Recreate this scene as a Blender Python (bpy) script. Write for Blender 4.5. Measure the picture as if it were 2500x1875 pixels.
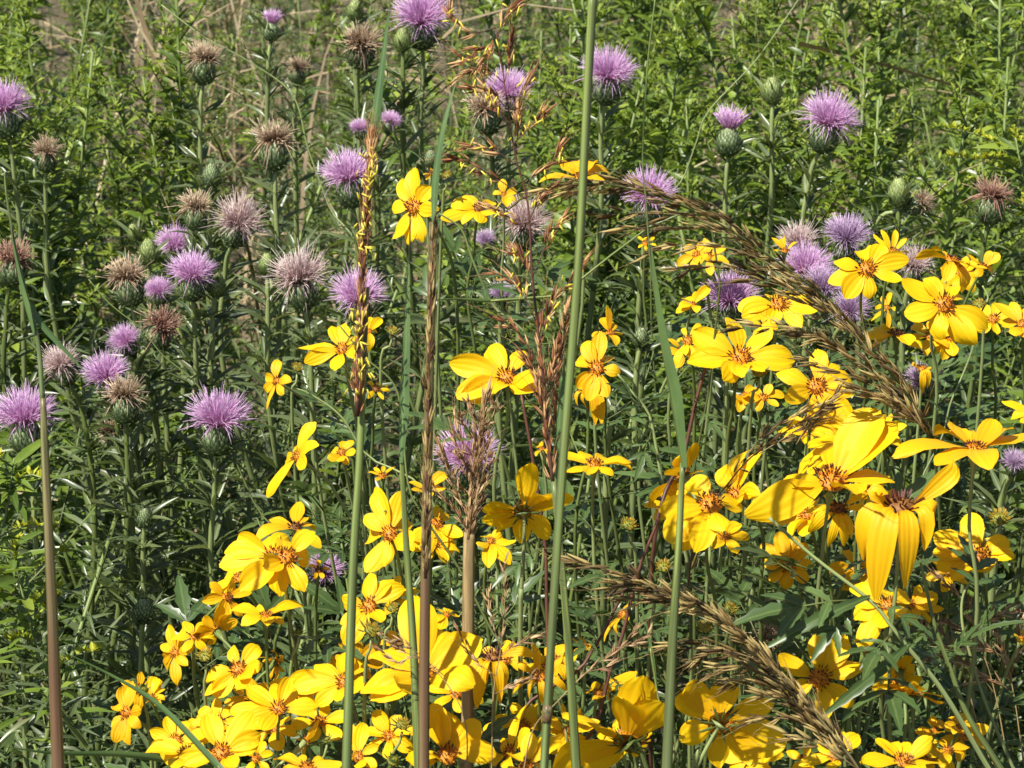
import bpy, math, random
import numpy as np
from mathutils import Vector, Matrix

for _o in list(bpy.data.objects):
    bpy.data.objects.remove(_o)
SC = bpy.context.scene
COL = SC.collection
R_ = random.Random(7)
NR = np.random.default_rng(11)

# ------------------------------------------------------------------ camera
CAM_H, PITCH, HFOV = 1.6, math.radians(20), math.radians(22)
cam_d = bpy.data.cameras.new('camera')
cam = bpy.data.objects.new('camera', cam_d)
COL.objects.link(cam)
cam.location = (0, 0, CAM_H)
cam.rotation_euler = (math.pi / 2 - PITCH, 0, 0)
cam_d.sensor_width = 36
cam_d.angle = HFOV
cam_d.clip_start = 0.05
cam_d.clip_end = 2000
cam_d.dof.use_dof = True
cam_d.dof.focus_distance = 1.65
cam_d.dof.aperture_fstop = 40
SC.camera = cam

# ------------------------------------------------------------------ light
SUN = Vector((-0.42, -0.33, 0.85)).normalized()          # towards the sun
world = bpy.data.worlds.new('World')
SC.world = world
world.use_nodes = True
wn = world.node_tree
sky = wn.nodes.new('ShaderNodeTexSky')
sky.sky_type = 'NISHITA'
sky.sun_disc = False
sky.sun_elevation = math.asin(SUN.z)
sky.sun_rotation = math.atan2(SUN.x, SUN.y)
bg = wn.nodes['Background']
bg.inputs['Strength'].default_value = 0.062
wn.links.new(sky.outputs[0], bg.inputs['Color'])
sl = bpy.data.lights.new('sun', 'SUN')
sl.energy = 5.0
sl.angle = math.radians(0.5)
sl.color = (1.0, 0.95, 0.87)
sun = bpy.data.objects.new('sun', sl)
COL.objects.link(sun)
sun.location = (-3, -2, 8)
sun.rotation_euler = (-SUN).to_track_quat('-Z', 'Y').to_euler()
SC.view_settings.view_transform = 'Standard'
SC.view_settings.look = 'None'
SC.view_settings.gamma = 1
SC.view_settings.exposure = 0.88

# ------------------------------------------------------------------ pixels
FW = Vector((0, math.cos(PITCH), -math.sin(PITCH)))
UP = Vector((0, math.sin(PITCH), math.cos(PITCH)))
RT = Vector((1, 0, 0))
EYE = Vector((0, 0, CAM_H))
TH = math.tan(HFOV / 2)
PXM = TH / 1250                                           # metres per pixel at 1 m
CROPS = dict(A=(0, 0, .38584), B=(825, 0, .38584), C=(1650, 0, .38584),
             D=(0, 620, .38584), E=(825, 620, .38584), F=(1650, 520, .38584),
             G=(0, 1235, .38584), H=(825, 1235, .38584), I=(1650, 1235, .38584),
             J=(1250, 380, .4973), K=(1550, 980, .38427), L=(980, 0, .42208),
             M=(1300, 1300, .38427), Z=(0, 0, 1.13020))


def photo(crop, x, y):
    a = CROPS[crop]
    return a[0] + x * a[2], a[1] + y * a[2]


def ray(crop, x, y):
    px, py = photo(crop, x, y)
    return FW + RT * ((px - 1250) * PXM) + UP * ((937.5 - py) * PXM)


def at(crop, x, y, d):
    return EYE + ray(crop, x, y) * d


def facing(nx, ny, nz):
    return (RT * nx + UP * ny - FW * nz).normalized()


# ------------------------------------------------------------------ meshes
def mesh_obj(name, V, F, mats, A=None, mi=None, parent=None, smooth=True, kind=None):
    me = bpy.data.meshes.new(name)
    V = np.asarray(V, np.float32).reshape(-1, 3)
    if isinstance(F, np.ndarray):
        n = len(F)
        me.vertices.add(len(V))
        me.vertices.foreach_set('co', V.ravel())
        me.loops.add(n * 3)
        me.loops.foreach_set('vertex_index', F.astype(np.int32).ravel())
        me.polygons.add(n)
        me.polygons.foreach_set('loop_start', np.arange(0, n * 3, 3, dtype=np.int32))
        me.polygons.foreach_set('loop_total', np.full(n, 3, np.int32))
        me.update(calc_edges=True)
    else:
        me.from_pydata(V.tolist(), [], F)
        n = len(F)
    for m in (mats if isinstance(mats, (list, tuple)) else [mats]):
        me.materials.append(m)
    if A is not None:
        at_ = me.attributes.new('a', 'FLOAT_VECTOR', 'POINT')
        at_.data.foreach_set('vector', np.asarray(A, np.float32).ravel())
    if mi is not None:
        me.polygons.foreach_set('material_index', np.asarray(mi, np.int32))
    if smooth:
        me.polygons.foreach_set('use_smooth', np.ones(n, bool))
    me.update()
    o = bpy.data.objects.new(name, me)
    COL.objects.link(o)
    if parent is not None:
        put_under(o, parent)
    if kind:
        o['kind'] = kind
    return o


def put_under(o, parent):
    """parts are built in world space: keep them where they are"""
    o.parent = parent
    o.matrix_parent_inverse = world_of(parent).inverted()


WORLD = {}


def world_of(o):
    return WORLD.get(o.name, Matrix.Identity(4))


def inst(src, name, M, parent, kind=None):
    o = src.copy()
    o.name = name
    COL.objects.link(o)
    o.parent = parent
    o.matrix_parent_inverse = world_of(parent).inverted()
    o.matrix_basis = M
    WORLD[o.name] = M.copy()
    if kind:
        o['kind'] = kind
    return o


def thing(name, label, cat, loc, group=None):
    o = bpy.data.objects.new(name, None)
    o.empty_display_size = .02
    COL.objects.link(o)
    o.location = loc
    WORLD[o.name] = Matrix.Translation(loc)
    o['label'] = label
    o['category'] = cat
    if group:
        o['group'] = group
    return o


def frame(z, x=None):
    """matrix whose Z axis is z"""
    z = Vector(z).normalized()
    x = Vector(x) if x is not None else (Vector((1, 0, 0)) if abs(z.x) < .9 else Vector((0, 1, 0)))
    y = z.cross(x).normalized()
    x = y.cross(z)
    return Matrix((x, y, z)).transposed()


def smooth_path(pts, n):
    """Catmull-Rom through the points"""
    P = [Vector(p) for p in pts]
    P = [P[0] * 2 - P[1]] + P + [P[-1] * 2 - P[-2]]
    out = []
    m = len(P) - 3
    for i in range(m):
        for k in range(n):
            t = k / n
            a, b, c, d = P[i:i + 4]
            out.append(.5 * ((2 * b) + (c - a) * t + (2 * a - 5 * b + 4 * c - d) * t * t
                             + (3 * b - a - 3 * c + d) * t ** 3))
    out.append(P[-2])
    return out


def tube(path, rad, sides=6, rnd=.5, squash=1.0):
    """tube along a path; rad a number or list -> V, F, A(u,v,rnd)"""
    V, F, A = [], [], []
    n = len(path)
    ref = None
    for i, p in enumerate(path):
        t = (path[min(i + 1, n - 1)] - path[max(i - 1, 0)])
        if t.length < 1e-9:
            t = Vector((0, 0, 1))
        t.normalize()
        if ref is None:
            ref = t.orthogonal().normalized()
        ref = (ref - t * ref.dot(t)).normalized()
        b = t.cross(ref)
        r = rad[i] if isinstance(rad, (list, tuple)) else rad
        for k in range(sides):
            a = 2 * math.pi * k / sides
            V.append(p + ref * math.cos(a) * r + b * math.sin(a) * r * squash)
            A.append((k / sides, i / max(1, n - 1), rnd))
    for i in range(n - 1):
        for k in range(sides):
            k2 = (k + 1) % sides
            F.append((i * sides + k, i * sides + k2, (i + 1) * sides + k2, (i + 1) * sides + k))
    F.append(tuple(range(sides))[::-1])
    F.append(tuple((n - 1) * sides + k for k in range(sides)))
    return V, F, A


class Acc:
    """collects shapes of several materials into one mesh"""
    def __init__(s):
        s.V, s.F, s.A, s.M = [], [], [], []

    def add(s, vfa, m=0):
        V, F, A = vfa
        k = len(s.V)
        s.V += [tuple(v) for v in V]
        s.F += [tuple(i + k for i in f) for f in F]
        s.A += [tuple(a) for a in A]
        s.M += [m] * len(F)

    def build(s, name, mats, parent=None, kind=None, smooth=True):
        return mesh_obj(name, s.V, s.F, mats, s.A, s.M, parent, smooth, kind)


# leaves, vectorised: 8 vertices and 8 triangles each
LITE = [False]                                            # plain four-triangle leaves for far plants
LITE_F = np.array([(0, 1, 2), (0, 2, 3), (1, 4, 2), (2, 4, 3)])
LEAF_F = np.array([(0, 1, 2), (0, 2, 3), (1, 4, 5), (1, 5, 2), (2, 5, 6), (2, 6, 3), (4, 7, 5), (5, 7, 6)])


def unit(a):
    return a / np.maximum(np.linalg.norm(a, axis=-1, keepdims=True), 1e-9)


def leaves(P, Dr, L, W, bend, rnd, fold=.25, up=None, roll=None, shape=(.35, .68, 1., .72)):
    """lance-shaped leaves: base P, direction Dr, length, width, bend (droop)"""
    n = len(P)
    Dr = unit(Dr)
    if up is None:
        up = np.tile(np.array([0, 0, 1.]), (n, 1)) + NR.normal(0, .18, (n, 3))
    side = unit(np.cross(Dr, up))
    nor = unit(np.cross(side, Dr))
    if roll is not None:
        c, s = np.cos(roll)[:, None], np.sin(roll)[:, None]
        side, nor = side * c + nor * s, nor * c - side * s
    L, W, bend = [np.asarray(q, float).reshape(-1, 1) for q in (L, W, bend)]
    s1, s2, w1, w2 = shape
    def cl(t):
        return P + Dr * L * t - nor * (L * bend * t * t)
    V = np.empty((n, 8, 3))
    V[:, 0] = P
    c1, c2 = cl(s1), cl(s2)
    V[:, 1] = c1 - side * W * .5 * w1 + nor * W * fold * w1
    V[:, 2] = c1
    V[:, 3] = c1 + side * W * .5 * w1 + nor * W * fold * w1
    V[:, 4] = c2 - side * W * .5 * w2 + nor * W * fold * w2
    V[:, 5] = c2
    V[:, 6] = c2 + side * W * .5 * w2 + nor * W * fold * w2
    V[:, 7] = cl(1.)
    F = (LEAF_F[None] + 8 * np.arange(n)[:, None, None]).reshape(-1, 3)
    A = np.zeros((n, 8, 3))
    keep = [0, 1, 2, 3, 7] if LITE[0] else list(range(8))
    if LITE[0]:
        F = (LITE_F[None] + 5 * np.arange(n)[:, None, None]).reshape(-1, 3)
    A[:, :, 0] = np.array([.5, 0, .5, 1, 0, .5, 1, .5])
    A[:, :, 1] = np.array([0, s1, s1, s1, s2, s2, s2, 1.])
    A[:, :, 2] = np.asarray(rnd).reshape(-1, 1)
    return V[:, keep].reshape(-1, 3), F, A[:, keep].reshape(-1, 3)


def tri_tube(path, r0, r1, sides=4, rnd=.5):
    V, F, A = tube([Vector(p) for p in path], [r0 + (r1 - r0) * i / (len(path) - 1) for i in range(len(path))], sides, rnd)
    T = []
    for f in F:
        for k in range(1, len(f) - 1):
            T.append((f[0], f[k], f[k + 1]))
    return np.array([tuple(v) for v in V]), np.array(T), np.array(A)


def join(parts):
    V, F, A, M = [], [], [], []
    k = 0
    for v, f, a, m in parts:
        V.append(v); F.append(f + k); A.append(a); M.append(np.full(len(f), m))
        k += len(v)
    return np.concatenate(V), np.concatenate(F), np.concatenate(A), np.concatenate(M)


# ------------------------------------------------------------------ materials
def mat(name):
    m = bpy.data.materials.new(name)
    m.use_nodes = True
    nt = m.node_tree
    return m, nt, nt.nodes, nt.links, nt.nodes['Principled BSDF'], nt.nodes['Material Output']


def ramp(nt, fac, stops, interp='LINEAR'):
    n = nt.nodes.new('ShaderNodeValToRGB')
    n.color_ramp.interpolation = interp
    e = n.color_ramp.elements
    while len(e) > 1:
        e.remove(e[-1])
    for i, (p, c) in enumerate(stops):
        q = e[0] if i == 0 else e.new(p)
        q.position = p
        q.color = (*c, 1)
    nt.links.new(fac, n.inputs[0])
    return n.outputs[0]


def math_(nt, op, a, b=None, c=None):
    n = nt.nodes.new('ShaderNodeMath')
    n.operation = op
    for i, v in enumerate((a, b, c)):
        if v is None:
            continue
        if isinstance(v, (int, float)):
            n.inputs[i].default_value = v
        else:
            nt.links.new(v, n.inputs[i])
    return n.outputs[0]


def mixc(nt, fac, a, b, mode='MIX'):
    n = nt.nodes.new('ShaderNodeMix')
    n.data_type = 'RGBA'
    n.blend_type = mode
    for key, v in (('Factor', fac), ('A', a), ('B', b)):
        s = [q for q in n.inputs if q.name == key and q.type == ('VALUE' if key == 'Factor' else 'RGBA')][0]
        if isinstance(v, (int, float)):
            s.default_value = v
        elif isinstance(v, tuple):
            s.default_value = (*v, 1)
        else:
            nt.links.new(v, s)
    return [q for q in n.outputs if q.type == 'RGBA'][0]


def attr(nt):
    n = nt.nodes.new('ShaderNodeAttribute')
    n.attribute_name = 'a'
    s = nt.nodes.new('ShaderNodeSeparateXYZ')
    nt.links.new(n.outputs['Vector'], s.inputs[0])
    return s.outputs


def noise(nt, scale, detail=3, vec=None):
    n = nt.nodes.new('ShaderNodeTexNoise')
    n.inputs['Scale'].default_value = scale
    n.inputs['Detail'].default_value = detail
    if vec is None:
        g = nt.nodes.new('ShaderNodeNewGeometry')
        vec = g.outputs['Position']
    nt.links.new(vec, n.inputs['Vector'])
    return n.outputs['Fac']


def thin(nt, p, out, col, amount, gain=(1.25, 1.25, .8)):
    """let some light through: mix with a translucent shader of the same colour"""
    t = nt.nodes.new('ShaderNodeBsdfTranslucent')
    c = mixc(nt, 1.0, col, gain, 'MULTIPLY')
    nt.links.new(c, t.inputs['Color'])
    mx = nt.nodes.new('ShaderNodeMixShader')
    mx.inputs[0].default_value = amount
    nt.links.new(p.outputs[0], mx.inputs[1])
    nt.links.new(t.outputs[0], mx.inputs[2])
    nt.links.new(mx.outputs[0], out.inputs['Surface'])


def leaf_mat(name, stops, trans=.3, rough=.42, spec=.5, dry=None):
    m, nt, N, Lk, p, out = mat(name)
    u, v, r = attr(nt)
    col = ramp(nt, r, stops)
    nz = noise(nt, 45, 3)
    col = mixc(nt, 1.0, col, ramp(nt, nz, [(.3, (.72, .76, .7)), (.7, (1.2, 1.16, 1.1))]), 'MULTIPLY')
    rib = math_(nt, 'SUBTRACT', 1, math_(nt, 'MULTIPLY', math_(nt, 'ABSOLUTE', math_(nt, 'SUBTRACT', u, .5)), 9))
    col = mixc(nt, math_(nt, 'MULTIPLY', math_(nt, 'MAXIMUM', rib, 0), .35), col, (.22, .3, .1))
    if dry:                                              # browned tips and blotches
        d = math_(nt, 'MULTIPLY', ramp(nt, noise(nt, 18, 2), [(.62, (0, 0, 0)), (.72, (1, 1, 1))]), dry)
        col = mixc(nt, d, col, (.22, .16, .06))
    Lk.new(col, p.inputs['Base Color'])
    p.inputs['Roughness'].default_value = rough
    p.inputs['Specular IOR Level'].default_value = spec
    thin(nt, p, out, col, trans)
    return m


M_LEAF = leaf_mat('leaf_dark_green', [(0, (.045, .075, .02)), (.4, (.072, .115, .028)), (.75, (.1, .15, .036)), (1, (.15, .2, .05))], rough=.38, spec=.6, dry=.25)
M_GREY = leaf_mat('leaf_grey_green', [(0, (.06, .085, .034)), (.5, (.095, .13, .052)), (1, (.15, .19, .08))], rough=.36, spec=.65, dry=.2)
M_GOLD = leaf_mat('leaf_yellow_green', [(0, (.075, .125, .02)), (.45, (.12, .19, .025)), (.8, (.18, .26, .032)), (1, (.26, .33, .045))], trans=.36, rough=.4)
M_BIDENS = leaf_mat('leaf_bidens', [(0, (.05, .09, .026)), (1, (.09, .15, .045))], rough=.38, dry=.3)
M_BUD = leaf_mat('goldenrod_bud', [(0, (.17, .24, .03)), (.6, (.28, .34, .035)), (1, (.48, .46, .03))], rough=.6, spec=.3)
M_STRAW = leaf_mat('straw', [(0, (.16, .105, .06)), (.5, (.3, .22, .13)), (1, (.5, .41, .28))], trans=.15, rough=.6, spec=.3)
M_BLADE = leaf_mat('grass_blade', [(0, (.05, .105, .03)), (.6, (.09, .165, .055)), (1, (.13, .2, .07))], trans=.28, rough=.4, dry=.4)


def stem_mat(name, a, b, streak=.5, rough=.5, bands=None):
    """long fibres along the stem; colour runs from a (foot) to b (head)"""
    m, nt, N, Lk, p, out = mat(name)
    u, v, r = attr(nt)
    col = mixc(nt, v, a, b)
    cmb = nt.nodes.new('ShaderNodeCombineXYZ')
    Lk.new(math_(nt, 'MULTIPLY', u, 4), cmb.inputs[0])
    Lk.new(math_(nt, 'MULTIPLY', v, 3), cmb.inputs[1])
    Lk.new(math_(nt, 'MULTIPLY', r, 20), cmb.inputs[2])
    st = noise(nt, 1.6, 4, cmb.outputs[0])
    col = mixc(nt, streak, col, ramp(nt, st, [(.38, (.45, .42, .38)), (.62, (1.4, 1.35, 1.25))]), 'MULTIPLY')
    if bands:
        k = ramp(nt, noise(nt, .9, 2, cmb.outputs[0]), [(.46, (0, 0, 0)), (.62, (1, 1, 1))])
        col = mixc(nt, math_(nt, 'MULTIPLY', k, .7), col, bands)
    Lk.new(col, p.inputs['Base Color'])
    p.inputs['Roughness'].default_value = rough
    p.inputs['Specular IOR Level'].default_value = .4
    return m


M_STEM = stem_mat('stem_green', (.06, .075, .026), (.13, .18, .045))
M_STEM_PALE = stem_mat('stem_pale_green', (.1, .13, .05), (.24, .3, .11))
M_STEM_RED = stem_mat('stem_red_brown', (.06, .026, .016), (.1, .035, .022))
M_CULM = stem_mat('culm_green', (.085, .125, .05), (.15, .2, .05), .85, .4, (.07, .085, .035))
M_CULM_BROWN = stem_mat('culm_brown', (.10, .085, .04), (.15, .15, .06), .9, .42, (.11, .042, .024))
M_CULM_TAN = stem_mat('culm_tan', (.22, .155, .07), (.27, .2, .09), .8, .5)


def petal_mat(name, lemon, deep):
    m, nt, N, Lk, p, out = mat(name)
    u, v, r = attr(nt)
    col = mixc(nt, ramp(nt, v, [(0, (1, 1, 1)), (.32, (.35, .35, .35)), (.75, (0, 0, 0))]), lemon, deep)
    col = mixc(nt, math_(nt, 'MULTIPLY', r, .5), col, deep)
    # veins run lengthwise
    s = math_(nt, 'SINE', math_(nt, 'ADD', math_(nt, 'MULTIPLY', u, 13), math_(nt, 'MULTIPLY', r, 9)))
    vein = math_(nt, 'POWER', math_(nt, 'MAXIMUM', s, 0), 9)
    fade = ramp(nt, v, [(0, (1, 1, 1)), (.6, (.75, .75, .75)), (.95, (.1, .1, .1))])
    nz = noise(nt, 60, 2)
    amt = math_(nt, 'MULTIPLY', math_(nt, 'MULTIPLY', vein, fade), math_(nt, 'MULTIPLY', nz, .5))
    col = mixc(nt, amt, col, (.52, .24, .008))
    blot = ramp(nt, noise(nt, 130, 2), [(.7, (0, 0, 0)), (.78, (1, 1, 1))])
    col = mixc(nt, math_(nt, 'MULTIPLY', blot, .22), col, (.5, .27, .02))
    Lk.new(col, p.inputs['Base Color'])
    p.inputs['Roughness'].default_value = .55
    p.inputs['Specular IOR Level'].default_value = .25
    b = nt.nodes.new('ShaderNodeBump')
    b.inputs['Strength'].default_value = .25
    b.inputs['Distance'].default_value = .0003
    Lk.new(s, b.inputs['Height'])
    Lk.new(b.outputs[0], p.inputs['Normal'])
    thin(nt, p, out, col, .34, (1.05, 1.0, .7))
    return m


M_PETAL = petal_mat('petal_yellow', (.84, .555, .004), (.80, .43, .004))
M_PETAL_O = petal_mat('petal_orange_yellow', (.82, .49, .005), (.72, .35, .006))


def plain(name, stops, rough=.6, spec=.3, trans=0, scale=60):
    m, nt, N, Lk, p, out = mat(name)
    u, v, r = attr(nt)
    col = ramp(nt, r, stops)
    col = mixc(nt, 1.0, col, ramp(nt, noise(nt, scale, 3), [(.3, (.75, .75, .75)), (.7, (1.2, 1.2, 1.2))]), 'MULTIPLY')
    Lk.new(col, p.inputs['Base Color'])
    p.inputs['Roughness'].default_value = rough
    p.inputs['Specular IOR Level'].default_value = spec
    if trans:
        thin(nt, p, out, col, trans, (1.1, 1.1, 1.1))
    return m


M_DISC = plain('disc_orange', [(0, (.34, .10, .008)), (1, (.62, .26, .01))], scale=900)
M_DISC_BUD = plain('disc_bud', [(0, (.1, .13, .02)), (1, (.32, .26, .02))], scale=900)
M_DISC_BROWN = plain('disc_brown', [(0, (.09, .035, .012)), (1, (.3, .13, .02))])
M_STAMEN = plain('stamen', [(0, (.035, .008, .005)), (.55, (.10, .025, .008)), (1, (.55, .2, .01))])
M_STAMEN_BUD = plain('stamen_bud', [(0, (.2, .1, .01)), (.5, (.5, .3, .015)), (1, (.25, .24, .03))])
M_BRACT = plain('bract', [(0, (.045, .07, .015)), (1, (.13, .19, .035))], trans=.15)
M_SPIKE_RUST = plain('spikelet_rust', [(0, (.15, .05, .022)), (.5, (.3, .12, .045)), (1, (.55, .33, .15))], trans=.15, scale=300)
M_SPIKE_GOLD = plain('spikelet_gold', [(0, (.06, .034, .011)), (.5, (.17, .108, .032)), (1, (.4, .3, .11))], trans=.15, scale=300)
M_SPIKE_TAN = plain('spikelet_tan', [(0, (.2, .1, .05)), (.5, (.36, .21, .1)), (1, (.55, .38, .2))], trans=.15, scale=300)
M_ANTHER = plain('anther', [(0, (.62, .5, .03)), (1, (.8, .7, .1))], trans=.1)


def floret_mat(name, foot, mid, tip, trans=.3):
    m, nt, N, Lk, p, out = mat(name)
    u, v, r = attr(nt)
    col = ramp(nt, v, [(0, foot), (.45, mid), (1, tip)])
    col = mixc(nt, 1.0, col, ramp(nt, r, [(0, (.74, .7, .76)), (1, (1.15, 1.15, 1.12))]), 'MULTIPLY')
    Lk.new(col, p.inputs['Base Color'])
    p.inputs['Roughness'].default_value = .6
    p.inputs['Specular IOR Level'].default_value = .25
    thin(nt, p, out, col, trans, (1.1, 1.1, 1.1))
    return m


M_FL = {'P': floret_mat('floret_lilac', (.84, .46, .66), (.80, .50, .76), (.84, .66, .86), .42),
        'V': floret_mat('floret_mauve', (.56, .37, .5), (.58, .4, .6), (.7, .57, .74)),
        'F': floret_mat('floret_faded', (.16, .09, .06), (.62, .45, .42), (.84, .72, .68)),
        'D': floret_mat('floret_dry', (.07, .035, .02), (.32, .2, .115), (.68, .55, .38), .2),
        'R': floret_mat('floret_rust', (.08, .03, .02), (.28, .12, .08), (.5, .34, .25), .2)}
M_INV = floret_mat('involucre', (.05, .085, .03), (.13, .19, .07), (.5, .55, .34), .1)
M_INV_PALE = floret_mat('involucre_pale', (.09, .14, .04), (.2, .27, .08), (.46, .5, .22), .1)

# ground: matted thatch and soil
m, nt, N, Lk, p, out = mat('ground_thatch')
g = ramp(nt, noise(nt, 7, 6), [(.3, (.03, .032, .012)), (.5, (.09, .07, .035)), (.72, (.2, .16, .09))])
Lk.new(g, p.inputs['Base Color'])
p.inputs['Roughness'].default_value = .9
b = N.new('ShaderNodeBump'); b.inputs['Distance'].default_value = .03
Lk.new(noise(nt, 40, 6), b.inputs['Height']); Lk.new(b.outputs[0], p.inputs['Normal'])
M_GROUND = m

# ------------------------------------------------------------------ ground
V, F = [], []
xs = [-400, -60, -12] + [i * .25 for i in range(-24, 25)] + [12, 60, 400]
ys = [-60, -6] + [i * .25 for i in range(-4, 60)] + [20, 40, 120, 800]
for y in ys:
    for x in xs:
        V.append((x, y, .02 * math.sin(x * 2.1 + y) * math.sin(y * 1.7)))
nx_ = len(xs)
for j in range(len(ys) - 1):
    for i in range(nx_ - 1):
        a = j * nx_ + i
        F.append((a, a + 1, a + nx_ + 1, a + nx_))
gr = mesh_obj('ground', V, F, M_GROUND)
gr['kind'] = 'structure'

# ------------------------------------------------------------------ leafy plants (prototypes at the origin)
PM = [M_STEM, M_LEAF, M_GREY, M_GOLD, M_BIDENS, M_BUD, M_BLADE, M_STRAW]
GA = 2.399963


def axis_curve(H, lean, rng, n=7):
    az = rng.uniform(0, 6.28)
    c = np.array([math.cos(az), math.sin(az)]) * lean
    w = rng.normal(0, .012, (n, 2))
    pts = []
    for i in range(n):
        t = i / (n - 1)
        pts.append((c[0] * t * t * H + w[i, 0] * t, c[1] * t * t * H + w[i, 1] * t, H * t))
    return np.array(pts)


def on(pts, t):
    t = np.clip(np.asarray(t, float), 0, 1) * (len(pts) - 1)
    i = np.minimum(t.astype(int), len(pts) - 2)
    f = (t - i)[..., None]
    return pts[i] * (1 - f) + pts[i + 1] * f


def polar(az, el):
    return np.stack([np.cos(az) * np.cos(el), np.sin(az) * np.cos(el), np.sin(el)], -1)


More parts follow.
